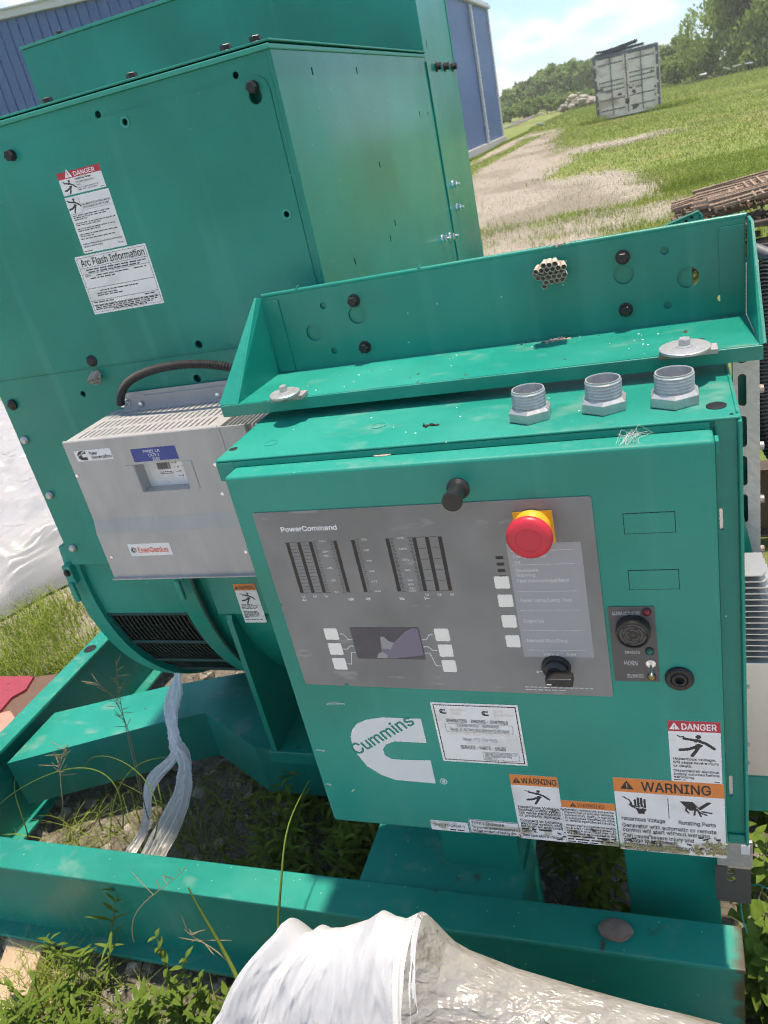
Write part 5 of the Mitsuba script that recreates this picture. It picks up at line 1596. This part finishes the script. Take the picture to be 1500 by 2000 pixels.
add('plastic_tarp', grid_mesh(np.stack([TX, TY, TZ_], -1)), 'tarp_white', True, label='crumpled white plastic sheet spread on the ground at left', cat='tarp')

# torn plastic strip hanging under the alternator
scene['plastic_film'] = {'type': 'principledthin', 'base_color': RGB(0.90, 0.89, 0.87), 'roughness': 0.4, 'diff_trans': 0.7, 'spec_trans': 0.06, 'eta': 1.5}


def ribbon(path, widths, folds, seed, depth=.006, n=110, m=33):
    p = spline(path, n)
    t = np.gradient(p, axis=0)
    t /= np.linalg.norm(t, axis=1, keepdims=True)
    side = np.cross(t, np.array([0.1, -1.0, .25]))
    side /= np.linalg.norm(side, axis=1, keepdims=True)
    nn = np.cross(side, t)
    W = np.interp(np.linspace(0, 1, n), np.linspace(0, 1, len(widths)), widths)
    u = np.linspace(-.5, .5, m)
    g = meshkit.fbm(np.stack([np.repeat(u[None] * folds, n, 0), np.repeat(np.linspace(0, 1, n)[:, None] * 2.0, m, 1), np.full((n, m), 1.0 * seed)], -1), 3, seed) - .5
    P = p[:, None] + side[:, None] * (W[:, None] * u[None])[..., None] + nn[:, None] * (g * depth * 4 + depth * 1.6 * (ridged(np.stack([np.repeat(u[None] * folds * 1.7, n, 0), np.repeat(np.linspace(0, 1, n)[:, None] * 7.0, m, 1), np.full((n, m), 2.0 * seed)], -1), 3, seed) - .5))[..., None]
    return grid_mesh(P)


ps = thing('plastic_strip', 'torn whitish plastic strip hanging from under the alternator', 'plastic')
add(ps + '__band', ribbon([(-1.3823, 1.52, 0.2775), (-1.318, 1.42, 0.2786), (-1.29, 1.34, 0.2546), (-1.2504, 1.28, 0.2378), (-1.2271, 1.25, 0.2225)], [.046, .048, .058, .054, .040], 11, 3, .009), 'plastic_film', True)
add(ps + '__tail', ribbon([(-1.2216, 1.25, 0.2332), (-1.1915, 1.22, 0.2129), (-1.184, 1.17, 0.1694), (-1.2015, 1.1, 0.1217), (-1.2351, 1.03, 0.0668), (-1.2557, 1, 0.0112)], [.028, .042, .055, .060, .055, .05], 13, 4, .012), 'plastic_film', True)
add(ps + '__tail', ribbon([(-1.225, 1.25, 0.2364), (-1.2464, 1.22, 0.205), (-1.2785, 1.2, 0.1821), (-1.2909, 1.17, 0.1536), (-1.2803, 1.13, 0.123), (-1.2889, 1.08, 0.0891), (-1.3009, 1.02, 0.0867)], [.020, .028, .034, .024, .021, .024, .03], 4, 5, .006), 'plastic_film', True)

# ------------------------------------------------------------------ wrapped bundle in the foreground
wbk = thing('wrapped_bundle', 'bundle in crumpled white plastic and clear film at the bottom edge', 'bundle')
sil = [(-0.5619, 0.62, 0.5386), (-0.5497, 0.62, 0.5497), (-0.5424, 0.62, 0.5414), (-0.5298, 0.62, 0.5232), (-0.5163, 0.62, 0.5315), (-0.5035, 0.62, 0.5439), (-0.494, 0.62, 0.5383), (-0.4689, 0.62, 0.5456), (-0.4234, 0.62, 0.5716), (-0.3993, 0.62, 0.5937), (-0.3881, 0.62, 0.5858), (-0.3688, 0.62, 0.5825), (-0.3446, 0.62, 0.6012), (-0.3395, 0.62, 0.5953), (-0.3303, 0.62, 0.5782), (-0.3145, 0.62, 0.5511), (-0.2932, 0.62, 0.5353), (-0.2328, 0.62, 0.5113), (-0.1509, 0.62, 0.4916), (-0.0721, 0.62, 0.4758), (-0.0309, 0.62, 0.4711), (0.0205, 0.62, 0.4617)]
sil = np.array(sil)


def sheet_from(i0, i1, n, drop, spread, fold, seed, rad=.05, m=130):
    xs = np.linspace(sil[i0, 0], sil[i1, 0], n)
    zs = np.interp(xs, sil[:, 0], sil[:, 2])
    v = np.linspace(-.60, 1.36, m)
    X, V_ = np.meshgrid(xs, v, indexing='ij')
    Z0 = np.repeat(zs[:, None], m, 1)
    ys = np.where(V_ < 0, .62 - V_ * .22, .62 - (rad * np.sqrt(np.clip(V_ * 4, 0, 1)) + drop[0] * V_))
    Z = np.where(V_ < 0, Z0 + V_ * V_ * -1.6 + V_ * .02, Z0 - drop[1] * V_ ** 1.25 * np.clip(.25 + V_ * 3, 0, 1))
    c0 = (xs - sil[i0, 0]) / (sil[i1, 0] - sil[i0, 0])
    X = X + np.clip(V_, 0, 1) * (spread[0] * (1 - c0) + spread[1] * c0)[:, None]
    f = fold(np.repeat(c0[:, None], m, 1), V_)
    Y = ys - f * np.clip((V_ + .02) / .10, 0, 1)
    return np.stack([X, Y, Z], -1)


def bag_fold(c, v):
    q = np.stack([c * 7 + .5 * v + .6 * meshkit.noise(np.stack([c * 5, v * 3, 0 * c], -1), 3), v * 1.5, 0 * c], -1)
    q2 = np.stack([c * 17 - v * 5, v * 7 + c * 6, 0 * c + 3], -1)
    q3 = np.stack([c * 30 + v * 9, v * 16 - c * 11, 0 * c + 5], -1)
    return .026 * (meshkit.fbm(q, 2, 21) - .5) + .010 * (ridged(q, 2, 22) - .5) + .008 * (ridged(q2, 3, 25) - .5) + .006 * (ridged(q3, 3, 27) - .5)


def film_fold(c, v):
    q = np.stack([c * 6 + v * 5, v * 6 - c * 3, 0 * c], -1)
    q2 = np.stack([c * 44 + v * 6, v * 9 - c * 6, 0 * c + 2], -1)
    return .014 * (ridged(q, 4, 31) - .5) + .007 * (ridged(q * 3.1, 3, 33) - .5) + .004 * (ridged(q2, 3, 35) - .5)


def bag_crease(p, n, uv):
    a = FB(p.x * 30 + 3 * N(p.x * 9, p.z * 9, p.y * 9), p.z * 9 + p.x * 7, p.y * 9, 4)
    d1, d2, w1 = mikit.voronoi(p.x * 26 + p.z * 8 + 2 * a, p.z * 17 + p.y * 12 - p.x * 6)
    return d1 * .8 + dr.abs(a - .5) * 2.0


mat('bag_white', (0.48, 0.49, 0.515), 0.30, spec=.45, bump=(bag_crease, .0022, 6e-4))


def roll_col(p, n, uv):
    a = FB(p.x * 60 + p.z * 30, p.z * 120, p.y * 60, 4)
    c = MX((0.20, 0.192, 0.175), (0.30, 0.29, 0.27), a)
    c = MX(c, (0.15, 0.12, 0.085), SS(.58, .78, FB(p.x * 22, p.y * 22, p.z * 22, 4)) * .7)
    return MX(c, (0.12, 0.11, 0.10), SS(.84, .88, FB(p.x * 190 + 7, p.z * 90, p.y * 90, 2)) * .5)


def film_crinkle(p, n, uv):
    a = FB(p.x * 16 + 4 * N(p.x * 12, p.z * 12, p.y * 12), p.z * 70 + p.x * 24, p.y * 60, 4)
    wx = p.x * 20 + p.z * 14 + 1.5 * a
    wz = p.z * 46 - p.x * 12 + p.y * 30 + 1.5 * a
    d1, d2, w1 = mikit.voronoi(wx, wz)
    e1, e2, w2 = mikit.voronoi(wx * 2.7 + 5, wz * 2.3)
    return d1 * 1.5 + e1 * .5 + dr.abs(a - .5) * 1.5


mat('film_roll', mikit.proc(roll_col), 0.26, spec=.7, bump=(film_crinkle, .0026, 6e-4), clearcoat=.6, clearcoat_gloss=.9)
add(wbk + '__white_bag', grid_mesh(sheet_from(0, 13, 190, (.14, .42), (-.30, .03), bag_fold, 1)), 'bag_white', True)
add(wbk + '__film_wrap', grid_mesh(sheet_from(12, 21, 230, (.16, .40), (-.02, .05), film_fold, 2, .06)), 'film_roll', True, label='clear film over the beige roll')
sp3 = sheet_from(11, 13, 12, (.14, .42), (.0, .0), lambda c, v: .010 + .004 * np.sin(c * 14) + .02 * (meshkit.fbm(np.stack([c * 2, v * 3, 0 * c], -1), 2, 3) - .5), 3)
add(wbk + '__film_strip', grid_mesh(sp3), 'plastic_film', True)

# ------------------------------------------------------------------ rusty mats beyond the machine


def rust_col(p, n, uv):
    return MX((0.14, 0.09, 0.058), (0.34, 0.265, 0.20), FB(p.x * 24, p.y * 24, p.z * 24, 3))


mat('rusty_wire', mikit.proc(rust_col), 0.9)
mat('old_wood', (0.085, 0.066, 0.052), 0.9)
g = np.random.default_rng(60)
m0 = (0.0592, 7, 0.5289)
m1 = (0.7468, 7, 0.5255)
for i in range(6):
    bars_ = []
    Lx, Ly = 1.5, .62
    for k in range(29):
        bars_.append(bx(k * Lx / 28 - .007, k * Lx / 28 + .007, g.uniform(-.06, .02), Ly + g.uniform(-.02, .05), -.004 + g.uniform(-.008, .006), .010 + g.uniform(-.004, .006)))
    for k in range(9):
        bars_.append(bx(-.01 + g.uniform(-.03, .01), Lx, k * Ly / 8 - .012, k * Ly / 8 + .012, .006, .030))
    mm = cat_(bars_)
    v = np.array(mm.vertices)
    v[:, 2] += .07 * (meshkit.noise(v * np.array([3.4, 5, 0]) + i, i) - .5) + .026 * (meshkit.noise(v * np.array([14, 14, 0]) + i, i + 9) - .5) + .018 * np.sin(v[:, 0] * 5 + i)
    mm.vertices = v
    mm.apply_transform(trimesh.transformations.rotation_matrix(math.radians(g.uniform(-5, 5)), (0, 0, 1)))
    mm.apply_transform(trimesh.transformations.rotation_matrix(math.radians(g.uniform(-4, 3) - 4), (0, 1, 0)))
    mm.apply_translation((m0[0] + [.0, .12, .05, .16, .2, .3][i], 7.0 + .07 * i * (-1) ** i, m0[2] - .16 + .034 * i))
    add('rusty_mat', mm, 'rusty_wire', label='rusty woven steel mat, %s of the stack beyond the tray' % ('lowest', 'second from the bottom', 'third from the bottom', 'third from the top', 'second from the top', 'topmost')[i], cat='mat', group='stacked rusty mats')
for i in range(26):
    a = g.uniform(-.5, .5)
    p0 = np.array([m0[0] + g.uniform(.05, 1.2), 6.75 + g.uniform(-.25, .4), g.uniform(.02, m0[2] - .16)])
    d = np.array([math.cos(a), math.sin(a) * .5, g.uniform(-.15, .15)]) * g.uniform(.25, .6)
    mm = bx(-.5, .5, -.03, .03, -.02, .02, .004)
    mm.apply_scale((np.linalg.norm(d) * 2, 1, 1))
    R_ = np.eye(4)
    R_[:3, 0] = d / np.linalg.norm(d)
    R_[:3, 1] = np.cross((0, 0, 1), R_[:3, 0]) / np.linalg.norm(np.cross((0, 0, 1), R_[:3, 0]))
    R_[:3, 2] = np.cross(R_[:3, 0], R_[:3, 1])
    mm.apply_transform(R_)
    mm.apply_translation(p0)
    add('old_board', mm, 'old_wood', label='weathered board in the heap under the rusty mats', cat='board', group='boards under the mats')

# ------------------------------------------------------------------ blue metal building
bd = thing('metal_building', 'long blue metal building with white trim on the left', 'building')
WX, GY0, GY1, EH = -6.79, 20.0, 40.35, 5.42


def blue_col(p, n, uv):
    return MX((0.040, 0.100, 0.255), (0.052, 0.120, 0.285), FB(p.x * .6, p.y * .6, p.z * .6, 3))


mat('wall_blue', mikit.proc(blue_col), 0.42)
mat('trim_white', (0.50, 0.52, 0.54), 0.5)
mat('concrete', (0.36, 0.35, 0.33), 0.9)
slope = .078
GXL = WX - 15.0
gab = Polygon([(GXL, .3), (WX - .01, .3), (WX - .01, EH), (GXL, EH + slope * 15)])
add(bd + '__gable_wall', plate(gab, GY0, .08), 'wall_blue')
for k in range(49):
    x = WX - .2 - .3048 * k
    add(bd + '__gable_rib', bx(x - .035, x + .035, GY0 - .032, GY0 - .0005, .3, EH + slope * (WX - x) - .02), 'wall_blue')
add(bd + '__side_wall', bx(WX - .08, WX, GY0 + .09, GY1, .3, EH), 'wall_blue')
for y_ in (24.2, 30.2, 36.13):
    add(bd + '__downspout', bx(WX + .031, WX + .13, y_ - .10, y_ + .10, .25, EH - .1, .01), 'trim_white', 30)
add(bd + '__corner_trim', bx(WX + .001, WX + .06, GY1 - .22, GY1 + .02, .3, EH), 'trim_white')
add(bd + '__corner_trim', bx(WX - .2, WX + .06, GY0 - .06, GY0 + .2, .3, EH - .01), 'trim_white')
add(bd + '__gutter', bx(WX + .002, WX + .16, GY0 - .1, GY1 + .1, EH - .02, EH + .12, .02), 'trim_white', 30)
rk = [(GXL, EH + slope * 15), (WX + .15, EH), (WX + .15, EH + .16), (GXL, EH + slope * 15 + .18)]
add(bd + '__rake_trim', plate(Polygon(rk), GY0 - .14, .10), 'trim_white')
rf = Polygon([(GXL, EH + slope * 15 + .185), (WX + .1, EH + .165), (WX + .1, EH + .20), (GXL, EH + slope * 15 + .22)])
add(bd + '__roof', plate(rf, GY0 - .2, GY1 - GY0 + .3), 'trim_white')
add(bd + '__far_wall', bx(GXL, WX - .09, GY1 - .08, GY1, .3, EH), 'wall_blue')
add(bd + '__slab', bx(GXL - .1, WX + .12, GY0 - .12, GY1 + .12, -.4, .295), 'concrete')

# ------------------------------------------------------------------ shipping container
sc_ = thing('shipping_container', 'weathered white shipping container with closed doors in the field', 'container')
CX0, CX1, CY0, CH, CB = -2.60, 0.12, 40.8, 2.52, 0.06


def cont_col(p, n, uv):
    st_ = SS(.50, .72, FB(p.x * 1.6, p.y * .5, p.z * 3.0, 4))
    low = SS(1.5, .8, p.z) * SS(.45, .65, FB(p.x * 1.1 + 4, 2.0, p.z * 1.3, 3))
    c = MX((0.80, 0.74, 0.66), (0.56, 0.48, 0.40), st_)
    c = MX(c, (0.40, 0.31, 0.22), low * .8)
    hole = SS(.70, .73, FB(p.x * 3.4 + 1.3, 1.0, p.z * 3.2 + 2, 3)) * SS(2.0, 1.4, p.z)
    return MX(c, (0.10, 0.06, 0.045), hole)


mat('container_paint', mikit.proc(cont_col), 0.6)
mat('container_dark', (0.13, 0.145, 0.165), 0.6)
xm = (CX0 + CX1) / 2
for (a, b, nm) in ((CX0 + .11, xm - .02, 'door'), (xm + .02, CX1 - .12, 'door')):
    d = add(sc_ + '__' + nm, bx(a, b, CY0, CY0 + .05, CB + .12, CB + CH - .16), 'container_paint')
    hs = (.20, .62, .98, 1.16, 1.34, 2.02) if a < xm - .5 else (.22, .62, 1.14, 1.33, 1.50, 2.02)
    for z in hs:
        add(d + '__rib', bx(a + .10, b - .08, CY0 - .018, CY0 - .0005, CB + .10 + z, CB + .145 + z), 'container_dark')
    for x in (a + .05, (a + b) / 2, b - .05):
        add(d + '__lock_rod', tube([(x, CY0 - .04, CB + .1), (x, CY0 - .04, CB + CH - .1)], .020, 8), 'container_paint' if x != (a + b) / 2 else 'container_dark', True)
    for z in (.45, 1.0, 1.6, 2.1):
        for xx in ((a - .03,) if a < xm - .5 else (b + .03,)):
            add(d + '__hinge', bx(xx - .04, xx + .04, CY0 - .03, CY0 - .001, CB + z, CB + z + .10), 'container_paint')
    add(d + '__handle', bx(a + .35, a + .60, CY0 - .06, CY0 - .03, CB + 1.02, CB + 1.06), 'container_dark')
add(sc_ + '__door_seal', bx(xm - .018, xm + .018, CY0 - .005, CY0 + .04, CB + .12, CB + CH - .16), 'black_plastic')
add(sc_ + '__corner_post', bx(CX0, CX0 + .10, CY0 - .02, CY0 + .15, CB, CB + CH), 'container_dark')
add(sc_ + '__corner_post', bx(CX1 - .11, CX1, CY0 - .02, CY0 + .15, CB, CB + CH), 'container_dark')
add(sc_ + '__header', bx(CX0 + .101, CX1 - .111, CY0 - .03, CY0 + .15, CB + CH - .155, CB + CH), 'container_dark')
add(sc_ + '__sill', bx(CX0 + .101, CX1 - .111, CY0 - .03, CY0 + .15, CB, CB + .115), 'container_paint')
side = [bx(CX1 - .04, CX1 - .005, CY0 + .151, CY0 + 6.0, CB, CB + CH)]
for k in range(20):
    side.append(bx(CX1 - .0045, CX1 + .03, CY0 + .25 + .29 * k, CY0 + .40 + .29 * k, CB + .12, CB + CH - .1))
add(sc_ + '__right_wall', side, 'container_paint')
add(sc_ + '__left_wall', bx(CX0 + .005, CX0 + .04, CY0 + .151, CY0 + 6.0, CB, CB + CH), 'container_paint')
add(sc_ + '__roof', bx(CX0 + .01, CX1 - .01, CY0 + .155, CY0 + 6.0, CB + CH - .05, CB + CH - .005), 'container_dark')
add(sc_ + '__back_wall', bx(CX0 + .045, CX1 - .045, CY0 + 5.95, CY0 + 6.0, CB, CB + CH - .055), 'container_paint')
g = np.random.default_rng(70)
mat('scrap_dark', (0.05, 0.055, 0.07), 0.5)
for i, (xa, xb, z, t_, ti_) in enumerate(((-2.5, -.85, .03, .05, 2), (-2.45, -.9, .10, .04, -3), (-2.2, -.75, .16, .04, 4), (-1.0, -.45, .06, .05, 0), (-1.5, -.7, .22, .03, 6))):
    mm = bx((xa - xb) / 2, (xb - xa) / 2, -.6, .6, 0, t_ + .03, .006)
    mm.apply_transform(trimesh.transformations.rotation_matrix(math.radians(-ti_), (0, 1, 0)))
    mm.apply_translation(((xa + xb) / 2, CY0 + .75, CB + CH + z))
    add('scrap_sheet', mm, 'scrap_dark', label='dark scrap sheet piled on the container roof', cat='scrap', group='scrap on the container roof')

# ------------------------------------------------------------------ rubble, boards, scraps far off


def rubble_col(p, n, uv):
    return MX((0.24, 0.20, 0.16), (0.48, 0.45, 0.40), N(p.x * 2.2, p.y * 2.2, p.z * 2.2))


mat('rubble', mikit.proc(rubble_col), 0.9)
rb = []
for i in range(90):
    m = trimesh.creation.icosphere(1, 1.0)
    s_ = g.uniform(.10, .30)
    m.apply_scale((s_ * 1.3, s_, s_ * .75))
    m.vertices = m.vertices * (1 + .5 * (meshkit.noise(m.vertices * 3 + i, i)[:, None] - .5))
    x = g.normal(0, .8)
    m.apply_translation((-6.6 + x, 78 + g.normal(0, .8), max(0, .2 + g.uniform(0, 1.0) * (1.05 - abs(x - .3) * .55))))
    rb.append(m)
add('rubble_pile', rb, 'rubble', label='pale rubble pile in front of the far trees', cat='rubble', kind='stuff')
for i in range(5):
    mm = bx(-1.3, 1.3, -.12, .12, 0, .07)
    mm.apply_transform(trimesh.transformations.rotation_matrix(math.radians(-4 + g.normal() * 3), (0, 1, 0)))
    mm.apply_translation((-10.4 + .35 * i, 66 + .25 * i, .05 + .085 * i))
    add('lumber_board', mm, 'trim_white' if i % 2 else 'raw_wood', label='pale board in the pile past the building end', cat='board', group='boards past the building')
for i, (x, y_) in enumerate(((3.2, 70), (4.7, 70), (5.5, 71), (6.4, 72), (-6.5, 52))):
    mm = bx(-.26, .26, -.15, .15, 0, .09, .02)
    mm.vertices = mm.vertices + (meshkit.noise(np.array(mm.vertices) * 3 + i, i)[:, None] - .5) * .2
    mm.apply_transform(trimesh.transformations.rotation_matrix(g.uniform(-.4, .4), (0, 1, 0)))
    mm.apply_translation((x, y_, .12 + (.45 if i < 4 else 0)))
    add('scrap_heap', mm, 'trim_white', label='small white scrap lying in the far grass', cat='scrap', group='white scraps in the far grass')

# ------------------------------------------------------------------ trees


def foliage_mat(name, a, b):
    def col(p, n, uv):
        return MX(a, b, N(p.x * 1.3, p.y * 1.3, p.z * 1.3) * .6 + .4 * mikit.cell_rand(dr.floor(p.x * 6), dr.floor(p.y * 6), dr.floor(p.z * 6)))
    return thin_leaf(name, mikit.proc(col), .75, .6)


foliage_mat('foliage_dark', (0.13, 0.205, 0.085), (0.23, 0.33, 0.135))
foliage_mat('foliage_mid', (0.16, 0.25, 0.08), (0.30, 0.41, 0.135))
foliage_mat('foliage_light', (0.16, 0.245, 0.058), (0.31, 0.40, 0.11))
mat('bark', (0.09, 0.07, 0.055), 0.9)


def crown(c, r, n_clump, n_leaf, size, seed, droop=0.0, cut=False):
    g = np.random.default_rng(seed)
    d = g.normal(size=(n_clump, 3))
    d /= np.linalg.norm(d, axis=1, keepdims=True)
    cc_ = d * (g.uniform(.25, 1.0, n_clump) ** .5)[:, None] * np.asarray(r) * .82
    rad = g.uniform(.20, .42, n_clump) * min(r)
    k = g.integers(0, n_clump, n_leaf)
    e = g.normal(size=(n_leaf, 3))
    e /= np.linalg.norm(e, axis=1, keepdims=True)
    p = cc_[k] + e * (rad[k] * g.uniform(.35, 1.08, n_leaf) ** .7)[:, None]
    if droop:
        p[:, 2] -= droop * g.uniform(0, 1, n_leaf) ** 2 * np.clip(np.linalg.norm(p[:, :2], axis=1) / r[0], 0, 1.2)
    p += np.asarray(c)
    if cut:
        p = p[p[:, 2] > .1]
        n_leaf = len(p)
    p[:, 2] = np.maximum(p[:, 2], .05)
    a = g.normal(size=(n_leaf, 3))
    a /= np.linalg.norm(a, axis=1, keepdims=True)
    b = np.cross(a, g.normal(size=(n_leaf, 3)))
    b /= np.linalg.norm(b, axis=1, keepdims=True)
    s1 = size * g.uniform(.5, 1.2, n_leaf)[:, None]
    if droop:
        a = a * .8 + np.array([0, 0, -.5])
    V = np.stack([p - a * s1, p + b * s1 * .5, p + a * s1, p - b * s1 * .5], 1).reshape(-1, 3)
    i = np.arange(n_leaf)[:, None] * 4
    return trimesh.Trimesh(V, np.vstack([i + [0, 1, 2], i + [0, 2, 3]]), process=False)


def tree(name, x, y, h, rx, m, seed, label, cat, group=None, n=5200, size=.30, trunk=.38, droop=0, low=None):
    g = np.random.default_rng(seed)
    k = thing(name, label, cat, group)
    ch_ = h * (1 - trunk * .8)
    if low is None:
        add(k + '__crown', crown((x, y, h - ch_ / 2), (rx, rx * .9, ch_ / 2), 34, n, size, seed, droop), m)
    else:
        add(k + '__crown', crown((x, y, low), (rx, rx * .9, h - low), 60, n, size, seed, droop, True), m)
    tk = [tube(spline([(x, y, -.2), (x + g.normal() * .1, y, h * .25), (x + g.normal() * .3, y, h * .55)], 8), np.linspace(.028 * h, .012 * h, 8), 7)]
    for i in range(4):
        a = g.uniform(0, 6.28)
        z0 = h * g.uniform(.25, .45)
        tk.append(tube([(x, y, z0), (x + math.cos(a) * rx * .35, y + math.sin(a) * rx * .35, z0 + h * .18), (x + math.cos(a) * rx * .6, y + math.sin(a) * rx * .6, z0 + h * .34)], [.010 * h, .007 * h, .003 * h], 5))
    add(k + '__trunk', tk, 'bark', True)


g = np.random.default_rng(80)
fs_ = ['%s far tree counted from the building towards the container' % w for w in ('first', 'second', 'third', 'fourth', 'fifth', 'sixth', 'seventh', 'eighth', 'ninth', 'tenth')]
for i, (x, y, h, r_) in enumerate(((-26.5, 116, 3.5, 3.8), (-23.0, 112, 3.9, 3.4), (-19.8, 114, 3.2, 3.4), (-16.9, 110, 3.6, 3.0), (-14.4, 114, 4.2, 3.2), (-11.8, 112, 4.9, 3.2), (-9.2, 112, 4.6, 3.2), (-6.2, 114, 4.8, 3.4), (-3.2, 114, 4.5, 3.4), (-.4, 116, 4.2, 3.4))):
    tree('far_tree', x, y, h, r_, ('foliage_mid', 'foliage_dark', 'foliage_mid')[i % 3], 500 + i, fs_[i], 'tree', 'trees of the far tree line', 4800, .34, .2)
for i in range(9):
    tree('far_bush', -21 + 2.2 * i + g.normal() * .4, 88 + g.normal() * 2, 1.6 + g.uniform(-.4, .5), 2.0, ('foliage_light', 'foliage_mid')[i % 2], 530 + i, 'low bush at the foot of the far tree line', 'bush', 'bushes before the far trees', 2600, .26, .1)
for i, (x, y, h, r_) in enumerate(((1.2, 92, 3.4, 2.2), (2.6, 96, 4.4, 2.4), (1.9, 84, 2.7, 2.0), (3.6, 82, 2.9, 2.0))):
    tree('right_tree', x, y, h, r_, ('foliage_dark', 'foliage_mid', 'foliage_light', 'foliage_light')[i], 560 + i, ['dark tree just right of the container', 'taller green tree behind the big willow at its left', 'low pale bush right of the container', 'rounded bush at the foot of the big willow'][i], 'tree' if i < 2 else 'bush', None, 4200, .30, .15)
tree('willow_tree', 7.4, 80, 14.0, 5.4, 'foliage_light', 571, 'big drooping green tree at the upper right', 'tree', None, 42000, .26, .02, .5, 3.8)
tree('willow_tree', 14.2, 84, 15.0, 5.4, 'foliage_mid', 572, 'darker big tree cut by the right edge', 'tree', None, 22000, .28, .02, .6, 4.0)
for i in range(3):
    tree('right_bush', 9.5 + 2.4 * i, 76 + i, 2.6, 2.0, 'foliage_mid', 580 + i, 'bush under the big trees at the right edge', 'bush', 'bushes under the big trees', 2200, .26, .1)

# weeds round the container foot and the field bush
add('field_weed', blades(tuft_points(1800, [(.35, 40.7, .35), (-2.75, 40.6, .3), (.9, 41, .4)], 9), .15, .5, .02, .9, 12, 2), 'grass_blade', label='tall weeds at the foot of the container', cat='weeds', kind='stuff')
add('field_weed', blades(tuft_points(900, [(.18, 12.3, .16), (.45, 12.6, .18), (.3, 13.0, .2)], 10), .12, .38, .006, .8, 13, 2), 'grass_blade', label='dense weed patch in the field above the rusty mats', cat='weeds', kind='stuff')

# the wood behind the photographer, which the paint mirrors
cl_ = []
for i in range(16):
    a = math.radians(180 + 205 * i / 15 - 10)
    cl_.append(crown((75 * math.cos(a), 75 * math.sin(a), 3.4), (11, 11, 3.6), 26, 900, .9, 600 + i))
add('woodland', cl_, 'foliage_mid', label='wood standing behind the photographer', cat='wood', kind='stuff')

# ------------------------------------------------------------------ air
scene['air'] = {'type': 'homogeneous', 'albedo': RGB(0.95, 0.955, 0.96), 'sigma_t': 0.0012}
scene['haze'] = {'type': 'cube', 'to_world': mi.ScalarTransform4f().translate([0, 0, 12]).scale([620, 620, 14]), 'bsdf': {'type': 'null'}, 'interior': {'type': 'ref', 'id': 'air'}}
scene['camera']['medium'] = {'type': 'ref', 'id': 'air'}
tag('haze', 'thin summer haze over the field', 'haze', None, 'stuff')
